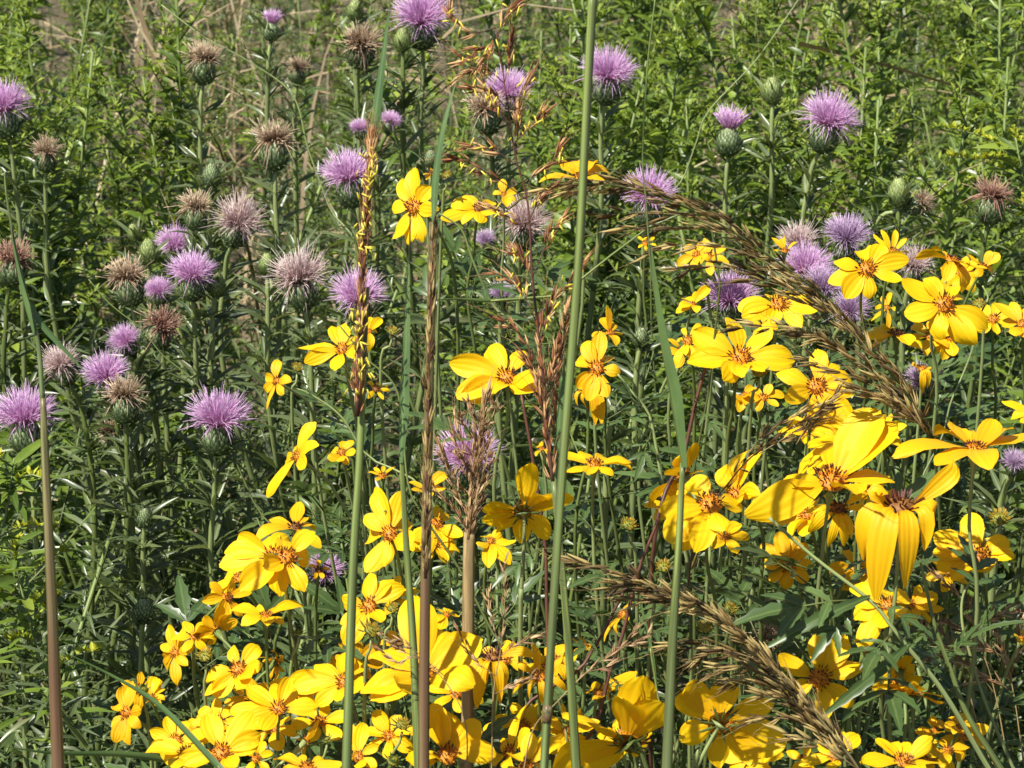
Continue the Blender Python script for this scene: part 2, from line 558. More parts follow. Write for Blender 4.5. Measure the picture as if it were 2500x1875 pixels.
def proto(kind, seed):
    rng = np.random.default_rng(seed)
    out = []
    if kind == 'goldenrod':
        ax = axis_curve(1.0, rng.uniform(.05, .22), rng)
        out.append((*tri_tube(ax, .0035, .0016, 5, rng.random()), 0))
        n = 120
        t = np.linspace(.3, .985, n) ** .9
        az = np.arange(n) * GA + rng.normal(0, .3, n)
        el = np.interp(t, [.3, .7, 1], [-.1, .35, .75]) + rng.normal(0, .22, n)
        L = np.interp(t, [.3, .6, .8, 1], [.05, .046, .036, .018]) * rng.uniform(.75, 1.25, n)
        out.append((*leaves(on(ax, t), polar(az, el), L, L * rng.uniform(.24, .36, n), rng.uniform(.05, .4, n), rng.random(n), roll=rng.normal(0, .3, n)), 3))
        for k in range(rng.integers(9, 15)):              # flowering branchlets still in bud
            tb = rng.uniform(.72, .98)
            p0 = on(ax, np.array([tb]))[0]
            a, e = rng.uniform(0, 6.28), rng.uniform(.3, .8)
            Lb = rng.uniform(.035, .1) * (1.25 - tb) * 2.6
            d = polar(np.array([a]), np.array([e]))[0]
            br = np.array([p0 + d * Lb * q + np.array([0, 0, 1]) * Lb * .25 * q * q for q in (0, .35, .7, 1)])
            out.append((*tri_tube(br, .0011, .0006, 3, .5), 0))
            nb = int(12 + Lb * 160)
            tt = rng.uniform(.15, 1, nb)
            pb = on(br, tt)
            out.append((*leaves(pb, polar(rng.uniform(0, 6.28, nb), rng.uniform(.2, 1.2, nb)), rng.uniform(.006, .012, nb), rng.uniform(.0025, .004, nb), rng.uniform(0, .2, nb), rng.random(nb) * .5), 5))
            nl = 6
            out.append((*leaves(on(br, rng.uniform(.05, .8, nl)), polar(rng.uniform(0, 6.28, nl), rng.uniform(.1, .8, nl)), rng.uniform(.014, .03, nl), rng.uniform(.005, .008, nl), rng.uniform(0, .3, nl), rng.random(nl)), 3))
    elif kind == 'thistle':
        ax = axis_curve(1.0, rng.uniform(.05, .3), rng)
        out.append((*tri_tube(ax, .004, .0022, 5, rng.random()), 0))
        n = 120
        t = np.linspace(.4, 1, n)
        az = np.arange(n) * GA + rng.normal(0, .4, n)
        L = np.interp(t, [.35, .7, 1], [.056, .043, .024]) * rng.uniform(.7, 1.25, n)
        out.append((*leaves(on(ax, t), polar(az, rng.uniform(.1, .9, n)), L, L * rng.uniform(.12, .18, n), rng.uniform(.1, .6, n), rng.random(n), fold=.35, roll=rng.normal(0, .4, n)), 2))
        m_ = 160                                          # side lobes and spines
        tl = rng.uniform(.35, 1, m_)
        P = on(ax, tl) + polar(rng.uniform(0, 6.28, m_), rng.uniform(-.2, .9, m_)) * rng.uniform(.01, .06, (m_, 1))
        out.append((*leaves(P, rng.normal(0, 1, (m_, 3)) + np.array([0, 0, .5]), rng.uniform(.014, .034, m_), rng.uniform(.003, .006, m_), rng.uniform(0, .5, m_), rng.random(m_)), 2))
    elif kind == 'bushy':
        ax = axis_curve(1.0, rng.uniform(.05, .25), rng)
        out.append((*tri_tube(ax, .0035, .0016, 5, rng.random()), 0))
        for k in range(15):
            tb = rng.uniform(.45, .97)
            p0 = on(ax, np.array([tb]))[0]
            a, e = rng.uniform(0, 6.28), rng.uniform(.3, .95)
            Lb = rng.uniform(.09, .2) * (1.3 - tb * .7)
            d = polar(np.array([a]), np.array([e]))[0]
            br = np.array([p0 + d * Lb * q + np.array([0, 0, 1]) * Lb * .3 * q * q for q in (0, .35, .7, 1)])
            out.append((*tri_tube(br, .0014, .0007, 3, .5), 0))
            n = 21
            tt = np.linspace(.12, 1, n)
            L = rng.uniform(.014, .031, n)
            out.append((*leaves(on(br, tt), polar(np.arange(n) * GA + a, rng.uniform(.0, .9, n)), L, L * rng.uniform(.16, .26, n), rng.uniform(.0, .45, n), rng.random(n), roll=rng.normal(0, .35, n)), 1))
    elif kind == 'broad':
        ax = axis_curve(.9, rng.uniform(.05, .2), rng)
        out.append((*tri_tube(ax, .0035, .0018, 5, rng.random()), 0))
        n = 64
        t = np.linspace(.35, 1, n)
        L = rng.uniform(.028, .046, n) * np.interp(t, [.35, .8, 1], [1.1, 1, .6])
        out.append((*leaves(on(ax, t), polar(np.arange(n) * GA + rng.normal(0, .3, n), rng.uniform(-.2, .6, n)), L, L * rng.uniform(.27, .4, n), rng.uniform(.1, .5, n), rng.random(n), fold=.15, roll=rng.normal(0, .25, n), shape=(.3, .62, 1, .85)), 1))
    elif kind == 'bidens':
        ax = axis_curve(.92, rng.uniform(.05, .25), rng)
        out.append((*tri_tube(ax, .003, .0015, 5, rng.random()), 0))
        for k in range(13):
            t = .4 + .6 * k / 12
            p0 = on(ax, np.array([t]))[0]
            for s in (0, math.pi):
                a = k * 1.57 + s + rng.normal(0, .25)
                e = rng.uniform(.1, .7)
                d = polar(np.array([a]), np.array([e]))[0]
                Ll = rng.uniform(.036, .06) * (1.15 - .5 * t)
                pet = np.array([p0, p0 + d * Ll * .5, p0 + d * Ll + np.array([0, 0, -Ll * .12])])
                out.append((*tri_tube(pet, .0009, .0006, 3, .5), 0))
                sd = np.array([-math.sin(a), math.cos(a), 0])
                P = np.array([pet[2], pet[1], pet[1], pet[1] * .5 + pet[2] * .5, pet[1] * .5 + pet[2] * .5])
                Dd = np.array([d, d * .6 + sd, d * .6 - sd, d + sd * .9, d - sd * .9]) + rng.normal(0, .12, (5, 3))
                L = np.array([1.1, .7, .7, .85, .85]) * Ll * rng.uniform(.5, .75)
                out.append((*leaves(P, Dd, L, L * .2, rng.uniform(.1, .4, 5), rng.random(5)), 4))
    elif kind == 'grassy':
        n = 16
        az = rng.uniform(0, 6.28, n)
        P = np.stack([rng.normal(0, .02, n), rng.normal(0, .02, n), np.zeros(n)], -1)
        for k in range(n):
            H = rng.uniform(.5, 1.05)
            o_ = rng.uniform(.05, .35)
            w = rng.uniform(.003, .006)
            pts = [P[k] + np.array([math.cos(az[k]) * o_ * q * q, math.sin(az[k]) * o_ * q * q, H * q * (1 - .18 * q * q)]) for q in np.linspace(0, 1, 8)]
            sd = np.array([-math.sin(az[k]), math.cos(az[k]), 0])
            V = []
            for i, pt in enumerate(pts):
                ww = w * (1 - (i / 7) ** 2) * .5 + .0003
                V += [pt - sd * ww, pt + np.array([math.cos(az[k]), math.sin(az[k]), 0]) * ww * .5, pt + sd * ww]
            F = []
            for i in range(7):
                b = i * 3
                for (p, q) in ((0, 1), (1, 2)):
                    F += [(b + p, b + q, b + 3 + q), (b + p, b + 3 + q, b + 3 + p)]
            r = rng.random()
            A = np.array([((j % 3) / 2, (j // 3) / 7, r) for j in range(24)])
            out.append((np.array(V), np.array(F), A, 7 if r > .72 else 6))
    return join(out)


def canopy(x, y):
    h = np.interp(y, [.9, 1.3, 1.6, 2.0, 2.5, 3.2, 6, 12], [.68, .82, .88, .90, .90, .92, .95, .95])
    return h


KINDS = ('goldenrod', 'thistle', 'bushy', 'broad', 'bidens', 'grassy')
PROTO = {k: [proto(k, 100 + 7 * i + j * 31) for j in range(5)] for i, k in enumerate(KINDS)}
LITE[0] = True
PROTO_LITE = {k: [proto(k, 100 + 7 * i + j * 31) for j in range(5)] for i, k in enumerate(KINDS)}
LITE[0] = False


def scatter(spec):
    """many plants as one mesh: nobody could count these"""
    parts = []
    for kind, x, y, h, rz, tilt in spec:
        V, F, A, M = (PROTO_LITE if y > 2.5 or abs(x) > .2 * y + .3 else PROTO)[kind][NR.integers(0, 5)]
        s = h
        c, si = math.cos(rz), math.sin(rz)
        Rz = np.array([[c, -si, 0], [si, c, 0], [0, 0, 1]])
        W = V @ Rz.T * np.array([s * .9 + .1, s * .9 + .1, s])
        W[:, 0] += W[:, 2] * tilt[0] + x
        W[:, 1] += W[:, 2] * tilt[1] + y
        A2 = A.copy()
        A2[:, 2] = np.clip(A2[:, 2] * .8 + NR.uniform(-.12, .32), 0, 1)
        parts.append((W, F, A2, M))
    V = np.concatenate([p[0] for p in parts])
    off = np.cumsum([0] + [len(p[0]) for p in parts[:-1]])
    F = np.concatenate([p[1] + o for p, o in zip(parts, off)])
    return V, F, np.concatenate([p[2] for p in parts]), np.concatenate([p[3] for p in parts])


def pick(w):
    k = list(w)
    return k[NR.choice(len(k), p=np.array([w[q] for q in k]) / sum(w.values()))]


def poisson(y0, y1, dens):
    n = int(dens * (y1 - y0) * 2 * (.45 + .3 * (y0 + y1) / 2))
    y = NR.uniform(y0, y1, n)
    x = NR.uniform(-1, 1, n) * (.45 + .3 * y)
    return zip(x, y)


near, far = [], []
for x, y in poisson(1.08, 2.5, 240):
    if abs(x) > .2 * y + .3 and NR.random() < .45:
        continue
    right = x > -.12 - (y - 1.4) * .15
    if y < 1.75 and right:
        w = dict(bidens=.3, bushy=.5, thistle=.12, broad=.05, grassy=.03)
    else:
        w = dict(bushy=.44, thistle=.3, broad=.12, goldenrod=.1, grassy=.04)
    k = pick(w)
    near.append((k, x, y, canopy(x, y) * NR.uniform(.55, 1.03), NR.uniform(0, 6.28), NR.normal(0, .07, 2)))
for x, y in poisson(2.5, 6.0, 47):
    if abs(x) > .2 * y + .35 and NR.random() < .4:
        continue
    u = x / (.195 * y)
    gap = -.75 < u < .1 or (.46 < u < .68)
    if gap and (u > .4 or u < -.55) and NR.random() < (.72 if u > .4 else .55):
        continue
    k = pick(dict(goldenrod=.16 if gap else .5, bushy=.36, thistle=.14, grassy=.24 if gap else .1, broad=.1))
    hh = canopy(x, y) * NR.uniform(.45, .85) if gap else canopy(x, y) * NR.uniform(.6, 1.05)
    far.append((k, x, y, hh, NR.uniform(0, 6.28), NR.normal(0, .09, 2)))
for x, y in poisson(6.0, 13.0, 9):
    if y < 9 and .44 < x / (.195 * y) < .7:
        continue
    far.append((pick(dict(goldenrod=.5, bushy=.3, grassy=.2)), x, y, NR.uniform(.6, 1.0), NR.uniform(0, 6.28), NR.normal(0, .08, 2)))
for nm, sp, lb in (('undergrowth', near, 'dense mixed green leaves filling the meadow below the flowers'),
                   ('background_growth', far, 'sunlit mass of green leafy stems far behind the thistles')):
    V, F, A, M = scatter(sp)
    print(nm, len(sp), len(F))
    o = mesh_obj(nm, V, F, PM, A, M, kind='stuff')
    o['label'] = lb
    o['category'] = 'foliage'


# dry straw lying and standing among the stems
sV, sF, sA = [], [], []
k = 0
for i in range(4300):
    y = NR.uniform(2.3, 8.5)
    x = NR.uniform(-1, 1) * (.4 + .25 * y)
    if i > 3300:
        x = (NR.uniform(.44, .7) if i % 3 else NR.uniform(-.76, -.5)) * .195 * y
    u = x / (.195 * y)
    patch = (-.76 < u < -.2) or (.44 < u < .7)
    if not patch and NR.random() > .35:
        continue
    L = NR.uniform(.2, .6)
    z = abs(NR.normal(.0, .34 if patch else .15)) + .02
    az, el = NR.uniform(0, 6.28), NR.normal(.45, .6)
    d = polar(np.array([az]), np.array([el]))[0]
    sd = np.array([-math.sin(az), math.cos(az), NR.normal(0, .6)])
    sd /= np.linalg.norm(sd)
    w = NR.uniform(.0012, .0032)
    r = NR.random()
    cur = NR.normal(0, .25)
    for j in range(5):
        q = j / 4
        pt = np.array([x, y, z]) + d * L * q + sd * cur * L * q * q - np.array([0, 0, .3 * L * q * q])
        pt[2] = max(pt[2], .022)
        ww = w * (1 - .7 * q)
        sV += [pt - sd * ww, pt + sd * ww]
        sA += [(0, q, r), (1, q, r)]
    for j in range(4):
        b = k + j * 2
        sF += [(b, b + 1, b + 3), (b, b + 3, b + 2)]
    k += 10
o = mesh_obj('dry_straw', sV, np.array(sF), M_STRAW, sA, kind='stuff')
o['label'] = 'pale dead straw lying among the stems in the background'
o['category'] = 'straw'

# ------------------------------------------------------------------ goldenrod plants one can tell apart
GOLD = [proto('goldenrod', 500 + i * 13) for i in range(7)]
gold_src = []


def plant_parts(arr, root, first):
    """one stem mesh, one foliage mesh and one bud mesh out of a prototype"""
    V, F, A, M = arr
    res = []
    for mi, nm in ((0, 'stem'), (3, 'foliage'), (5, 'flower_buds')):
        sel = F[M == mi]
        if len(sel) == 0:
            continue
        ids, inv = np.unique(sel, return_inverse=True)
        o = mesh_obj(nm, V[ids], inv.reshape(-1, 3), PM[mi], A[ids])
        if nm != 'stem':
            o['kind'] = 'stuff'
        res.append(o)
    return res


for arr in GOLD:
    gold_src.append(plant_parts(arr, None, True))
gold_used = [False] * len(GOLD)


def goldenrod(x, y, h, rz, tx, ty, label, group):
    k = R_.randrange(len(GOLD))
    t = thing('goldenrod_plant', label, 'goldenrod', (x, y, 0), group)
    t.rotation_euler = (-ty, tx, rz)
    t.scale = (h * .95, h * .95, h)
    for src in gold_src[k]:
        o = src if not gold_used[k] else src.copy()
        if gold_used[k]:
            COL.objects.link(o)
        o.parent = t
    gold_used[k] = True
    return t


GL = 'leafy yellow-green goldenrod stem in bud, standing behind the thistles'
GG = 'goldenrod plants behind the thistles'
GZ = [('leafy goldenrod stem in the thicket beside the tan thistle head on a long stalk', 'goldenrods beside the dry thistle heads'),
      ('lone goldenrod stem standing in the straw behind the rusty panicle', 'goldenrods behind the rusty panicle'),
      ('leafy goldenrod stem behind the cup-shaped lilac thistle and the tall smooth stem', 'goldenrods behind the cup-shaped thistle'),
      ('leafy goldenrod stem behind the plump thistle bud and the rusty dry head', 'goldenrods behind the plump thistle bud')]
GL = 'leafy yellow-green goldenrod stem in bud in the farthest rows of plants'
GG = 'goldenrod plants in the farthest rows'
# tops seen one by one (display pixels of the whole picture, distance)
tops = [(40, -20, 2.6), (95, 30, 2.9), (150, -40, 2.7), (205, -10, 2.55), (250, 60, 3.0), (290, -30, 2.8), (120, 150, 3.1),
        (30, 120, 2.7), (330, 130, 3.2), (15, 330, 2.45), (70, 260, 2.6), (190, 180, 2.9), (370, 60, 3.1), (430, -30, 3.4), (270, 210, 2.8), (150, 330, 2.5),
        (1340, 40, 2.9), (1400, -20, 2.7), (1450, 40, 2.9), (1510, 10, 2.6), (1560, -30, 3.0), (1330, 150, 2.7), (1480, 130, 2.8), (1600, 30, 2.8),
        (1430, 210, 2.6), (1590, 130, 3.1), (1370, 250, 2.5), (1880, 20, 2.9), (1930, 80, 2.7), (1980, 0, 2.8), (2030, 60, 2.6), (2090, -30, 2.9),
        (2140, 20, 2.7), (2190, -40, 2.6), (2060, 160, 2.6), (2150, 130, 2.9), (1900, 160, 2.8), (1960, 210, 2.5), (2110, 250, 2.5), (2200, 200, 2.6),
        (1860, 260, 2.6), (1660, 320, 2.5), (1500, 300, 2.5), (2050, 330, 2.4), (1930, 330, 2.4), (600, 60, 3.3), (690, -10, 3.2), (900, 130, 3.3), (1230, 60, 3.1),
        (240, 400, 2.4), (320, 300, 2.6), (60, 430, 2.35), (2190, 380, 2.4)]
for (px, py, d) in tops:
    p = at('Z', px, py, d)
    tx, ty = R_.gauss(0, .1), R_.gauss(0, .06)
    zone = 0 if px < 480 else 1 if px < 1300 else 2 if px < 1800 else 3
    goldenrod(p.x - tx * p.z, p.y - ty * p.z, p.z / .98, R_.uniform(0, 6.28), tx, ty, *GZ[zone])
for i in range(110):
    y = R_.uniform(2.6, 5.4)
    u = R_.choice([R_.uniform(-1.4, -.74), R_.uniform(-.6, .15), R_.uniform(.12, .42), R_.uniform(.72, 1.4), R_.uniform(.72, 1.4)])
    goldenrod(u * .195 * y, y, R_.uniform(.8, 1.1) if not -.6 < u < .12 else R_.uniform(.62, .86), R_.uniform(0, 6.28), R_.gauss(0, .1), R_.gauss(0, .08), GL, GG)

# ------------------------------------------------------------------ yellow flowers
PW = [(0, .2), (.08, .34), (.2, .6), (.35, .86), (.52, 1.), (.68, .97), (.81, .83), (.92, .58), (1, .25)]


def bez(a, b, c, t):
    return a * (1 - t) ** 2 + b * (2 * t * (1 - t)) + c * t * t


def petal(base, ctrl, tip, W, nor, cup, twist, rnd, notch, rng, curl=0.):
    NU = 7
    V, F, A = [], [], []
    ph = rng.uniform(0, 6.28)
    for i, (v, w) in enumerate(PW):
        for j in range(NU):
            u = j / (NU - 1) * 2 - 1
            vv = min(1, max(0, v - notch * (v ** 4) * (abs(u) ** 2 * .6 + (.35 if abs(u) < .2 else 0))))
            p = bez(base, ctrl, tip, vv)
            t = ((ctrl - base) * (1 - vv) + (tip - ctrl) * vv)
            t = t.normalized() if t.length > 1e-9 else (tip - base).normalized()
            s = t.cross(nor)
            s = s.normalized() if s.length > .15 else t.orthogonal().normalized()
            n = s.cross(t)
            a = twist * v
            s, n = s * math.cos(a) + n * math.sin(a), n * math.cos(a) - s * math.sin(a)
            hw = W * .5 * w
            lift = cup * hw * u * u + .05 * hw * math.sin(u * 7 + ph) + .09 * hw * math.sin(v * 9 + ph * 2) * u
            V.append(p + s * hw * u + n * (lift + curl * max(0, v - .55) ** 2))
            A.append((u, v, rnd))
    for i in range(len(PW) - 1):
        for j in range(NU - 1):
            a = i * NU + j
            F.append((a, a + 1, a + NU + 1, a + NU))
    return V, F, A


def disc_mesh(seed, brown, bud=False):
    rng = random.Random(seed)
    V, F, A = [], [], []
    n, rings = 12, 4
    for i in range(rings + 1):
        f = i / rings * math.pi / 2
        for k in range(n):
            a = 2 * math.pi * k / n
            j = 1 + rng.uniform(-.07, .07)
            V.append((math.cos(f) * math.cos(a) * j if i < rings else 0, math.cos(f) * math.sin(a) * j if i < rings else 0, math.sin(f) * .55 - .1))
            A.append((0, 0, rng.random()))
    for i in range(rings):
        for k in range(n):
            k2 = (k + 1) % n
            F.append((i * n + k, i * n + k2, (i + 1) * n + k2, (i + 1) * n + k))
    d = mesh_obj('disc', V, F, M_DISC_BUD if bud else M_DISC_BROWN if brown else M_DISC, A)
    ac = Acc()
    for k in range(46):
        r = math.sqrt(rng.uniform(.02, 1))
        a = k * GA
        p = Vector((r * math.cos(a), r * math.sin(a), .55 * math.sqrt(max(0, 1 - r * r)) - .1))
        dr = Vector((math.cos(a) * r * 1.0, math.sin(a) * r * 1.0, 1.0 - .35 * r)).normalized()
        L = rng.uniform(.32, .6) * (.5 + .6 * r)
        ac.add(tube([p, p + dr * L * .55], .055, 4, 1 if not brown else .5))
        ac.add(tube([p + dr * L * .5, p + dr * L * 1.15], [.075, .05], 4, rng.uniform(0, .5)))
    s = ac.build('stamens', [M_STAMEN_BUD if bud else M_STAMEN], smooth=False, kind='stuff')
    return d, s


DISCS = [disc_mesh(i, False) for i in range(3)]
DISCS_B = [disc_mesh(10 + i, True) for i in range(2)]
DISCS_G = [disc_mesh(20, False, True)]


def bract_mesh(seed):
    rng = np.random.default_rng(seed)
    V, F, A = leaves(np.array([[0, 0, 0.]]), np.array([[1., 0, -.25]]), [1.0], [.26], [-.25], [rng.random()])
    return mesh_obj('bract', V, F, M_BRACT, A)


BRACTS = [bract_mesh(i) for i in range(3)]


def lobed_leaf(seed):
    """feather-cut leaf of narrow toothed leaflets, pointing along +X, length 1"""
    rng = np.random.default_rng(seed)
    parts = []
    parts.append((*tri_tube(np.array([[0, 0, 0], [.3, 0, .03], [.6, 0, .02]]), .012, .006, 3, .5), 0))
    def leaflet(p, d, L, W):
        n = 9
        V, F, A = [], [], []
        d = np.array(d) / np.linalg.norm(d)
        s = np.array([-d[1], d[0], 0])
        r = rng.random()
        for i in range(n):
            v = i / (n - 1)
            w = W * .5 * (math.sin(math.pi * min(1, v * .93 + .05)) ** .8) * (1 - .35 * v)
            w *= (1.18 if i % 2 else .86)
            c = p + d * L * v + np.array([0, 0, -.22 * L * v * v + .04 * L * v])
            V += [c - s * w + [0, 0, w * .35], c, c + s * w + [0, 0, w * .35]]
            A += [(0, v, r), (.5, v, r), (1, v, r)]
        for i in range(n - 1):
            b = i * 3
            for q in (0, 1):
                F += [(b + q, b + q + 1, b + q + 4), (b + q, b + q + 4, b + q + 3)]
        return np.array(V), np.array(F), np.array(A), 1
    base = np.array([.55, 0, .02])
    parts.append(leaflet(base, [1, rng.normal(0, .1), 0], .55, .15))
    for sgn in (-1, 1):
        parts.append(leaflet(base - [.02, 0, 0], [.75, sgn * .7, .05], .4 * rng.uniform(.85, 1.1), .12))
        parts.append(leaflet(np.array([.32, 0, .03]), [.6, sgn * .85, .08], .3 * rng.uniform(.8, 1.1), .09))
    V, F, A, M = join(parts)
    return mesh_obj('leaf', V, F, [M_STEM, M_BIDENS], A, M)


LEAVES = [lobed_leaf(i) for i in range(4)]
PROTOS_TO_DROP = [o for pr in DISCS + DISCS_B + DISCS_G for o in pr] + BRACTS + LEAVES


def yellow(line, group=None):
    head, nv, tips, flags, label = [q.strip() for q in line.split(';')]
    h = head.split()
    cr, cx, cy, D = h[0], float(h[1]), float(h[2]), float(h[3])
    rng = random.Random(head)
    N = facing(*[float(q) for q in nv.split()])
    C = at(cr, cx, cy, D)
    T2 = [tuple(float(q) for q in t.split(',')) for t in tips.split()]
    fl = flags.split()
    sc = CROPS[cr][2]
    Lp = [math.hypot(x - cx, y - cy) * sc * PXM * D for x, y in T2]
    L = max(.014, sorted(Lp)[-1])
    Lm = max(.012, min(L, sorted(Lp)[int(len(Lp) * .6)] * 1.12))
    via = [f[4:] for f in fl if f.startswith('via=')]
    # the stalk: leaves the back of the head and bends down to the ground
    foot = Vector((C.x + rng.uniform(-.14, .14), C.y + rng.uniform(-.03, .12), .0))
    b0 = C - N * L * .035
    if via:
        pts = [b0] + [at(cr, *[float(q) for q in w.split(',')], D + .004 * i) for i, w in enumerate(via[0].split('/'))]
        e = pts[-1]
        dirn = (pts[-1] - pts[-2]).normalized()
        mid = e + dirn * .12 + Vector((0, 0, -.12))
        foot = Vector((mid.x + rng.uniform(-.03, .03), mid.y + .05, 0))
        pts += [mid, Vector((foot.x, foot.y, mid.z * .5)), foot]
    else:
        bk = -N
        q1 = b0 + bk * .03 + Vector((0, 0, -.012))
        q2 = b0 + bk * .045 + Vector((rng.uniform(-.01, .01), 0, -.075))
        pts = [b0, q1, q2, q2.lerp(foot, .3) + Vector((rng.uniform(-.03, .03), .01, 0)), q2.lerp(foot, .65), foot]
    root = thing('yellow_flower', label, 'flower', foot, group)
    path = smooth_path(pts, 5)
    n = len(path)
    rs = [.0008 + .0009 * (i / n) ** .8 for i in range(n)]
    rs[0], rs[1] = Lm * .17, Lm * .07                     # green cup under the head
    V, F, A = tube(path, rs, 7, rng.random())
    A = [(u, 1 - v, r) for u, v, r in A]
    mesh_obj('stalk', V, F, M_STEM_PALE if rng.random() < .55 else M_STEM, A, parent=root)
    pm = M_PETAL_O if 'o' in fl else M_PETAL
    wil = 'd' in fl
    rd = rng.uniform(0, .6)
    dr = Lm * (.19 if 's' not in fl else .14)
    for (tx, ty), lp in zip(T2, Lp):
        r = ray(cr, tx, ty)
        den = r.dot(N)
        best = None
        if abs(den) > .04:
            t = (C - EYE).dot(N) / den
            T = EYE + r * t
            if .62 * L < (T - C).length < 1.18 * L and t > 0:
                best = T
        if best is None or wil:
            rad = max(.8 * L, min(1.05 * L, lp * 1.06))
            oc = EYE - C
            a, b, c = r.dot(r), 2 * oc.dot(r), oc.dot(oc) - rad * rad
            dsc = b * b - 4 * a * c
            if dsc <= 0:
                best = EYE + r * (-b / (2 * a))
            else:
                ts = [(-b - math.sqrt(dsc)) / (2 * a), (-b + math.sqrt(dsc)) / (2 * a)]
                cand = [EYE + r * t for t in ts]
                best = min(cand, key=lambda q: abs((q - C).dot(N)))
                if wil:
                    best = cand[0].lerp(cand[1], .42)
        dv = best - C
        flat = dv - N * dv.dot(N)
        rad_dir = flat.normalized() if flat.length > 1e-5 else dv.normalized()
        base = C + rad_dir * dr * .75
        ln = (best - base).length
        if wil:
            ctrl = C + rad_dir * L * .45 + N * L * .3 + dv * .1
            nor = (rad_dir * .6 + N * .6 - FW * .35).normalized()
            W = min(max(ln, .6 * Lm), 1.3 * Lm) * rng.uniform(.25, .35)
        else:
            ctrl = (base + best) * .5 + N * ln * rng.uniform(.05, .17)
            nor = (N + Vector((rng.gauss(0, .12), rng.gauss(0, .12), rng.gauss(0, .12)))).normalized()
            ctrl += rad_dir.cross(N) * ln * rng.gauss(0, .06)
            W = min(max(ln, .75 * Lm), 1.0 * Lm) * (rng.uniform(.27, .35) if 'n' in fl else rng.uniform(.48, .64))
        V, F, A = petal(base, ctrl, best, W, nor, rng.uniform(-.25, .45), rng.gauss(0, .4 if not wil else .6),
                        min(1, rd + rng.uniform(-.12, .12)), rng.uniform(.02, .14), rng, rng.gauss(-.3, .55) * ln)
        mesh_obj('petal', V, F, pm, A, parent=root)
    d, s = (DISCS_B[rng.randrange(2)] if 'b' in fl else DISCS[rng.randrange(3)])
    M = Matrix.Translation(C) @ frame(N).to_4x4() @ Matrix.Rotation(rng.uniform(0, 6), 4, 'Z') @ Matrix.Scale(dr * 1.05, 4)
    dd = inst(d, 'disc', M, root)
    inst(s, 'stamens', M, dd, 'stuff')
    nb = 9
    for k in range(nb):
        Mb = Matrix.Translation(C - N * dr * .35) @ frame(N).to_4x4() @ Matrix.Rotation(2 * math.pi * (k + rng.uniform(-.2, .2)) / nb, 4, 'Z') @ Matrix.Translation((dr * .3, 0, 0)) @ Matrix.Diagonal((1, .62, 1, 1)) @ Matrix.Scale(Lm * rng.uniform(.24, .36), 4)
        inst(BRACTS[k % 3], 'bract', Mb, root)
    # a few feather-cut leaves lower on the stalk
    for k in range(0 if 'x' in fl else rng.randint(4, 7)):
        f = rng.uniform(.3, .7)
        i = min(n - 2, int(f * n))
        p = path[i]
        a = rng.uniform(0, 6.28)
        dr_ = Vector((math.cos(a), math.sin(a), rng.uniform(.15, .7))).normalized()
        Ml = Matrix.Translation(p) @ frame(Vector((0, 0, 1)) - dr_ * dr_.z + Vector((rng.gauss(0, .2), rng.gauss(0, .2), 0)), dr_).to_4x4() @ Matrix.Scale(rng.uniform(.045, .07), 4)
        inst(LEAVES[rng.randrange(4)], 'leaf', Ml, root)
    return root


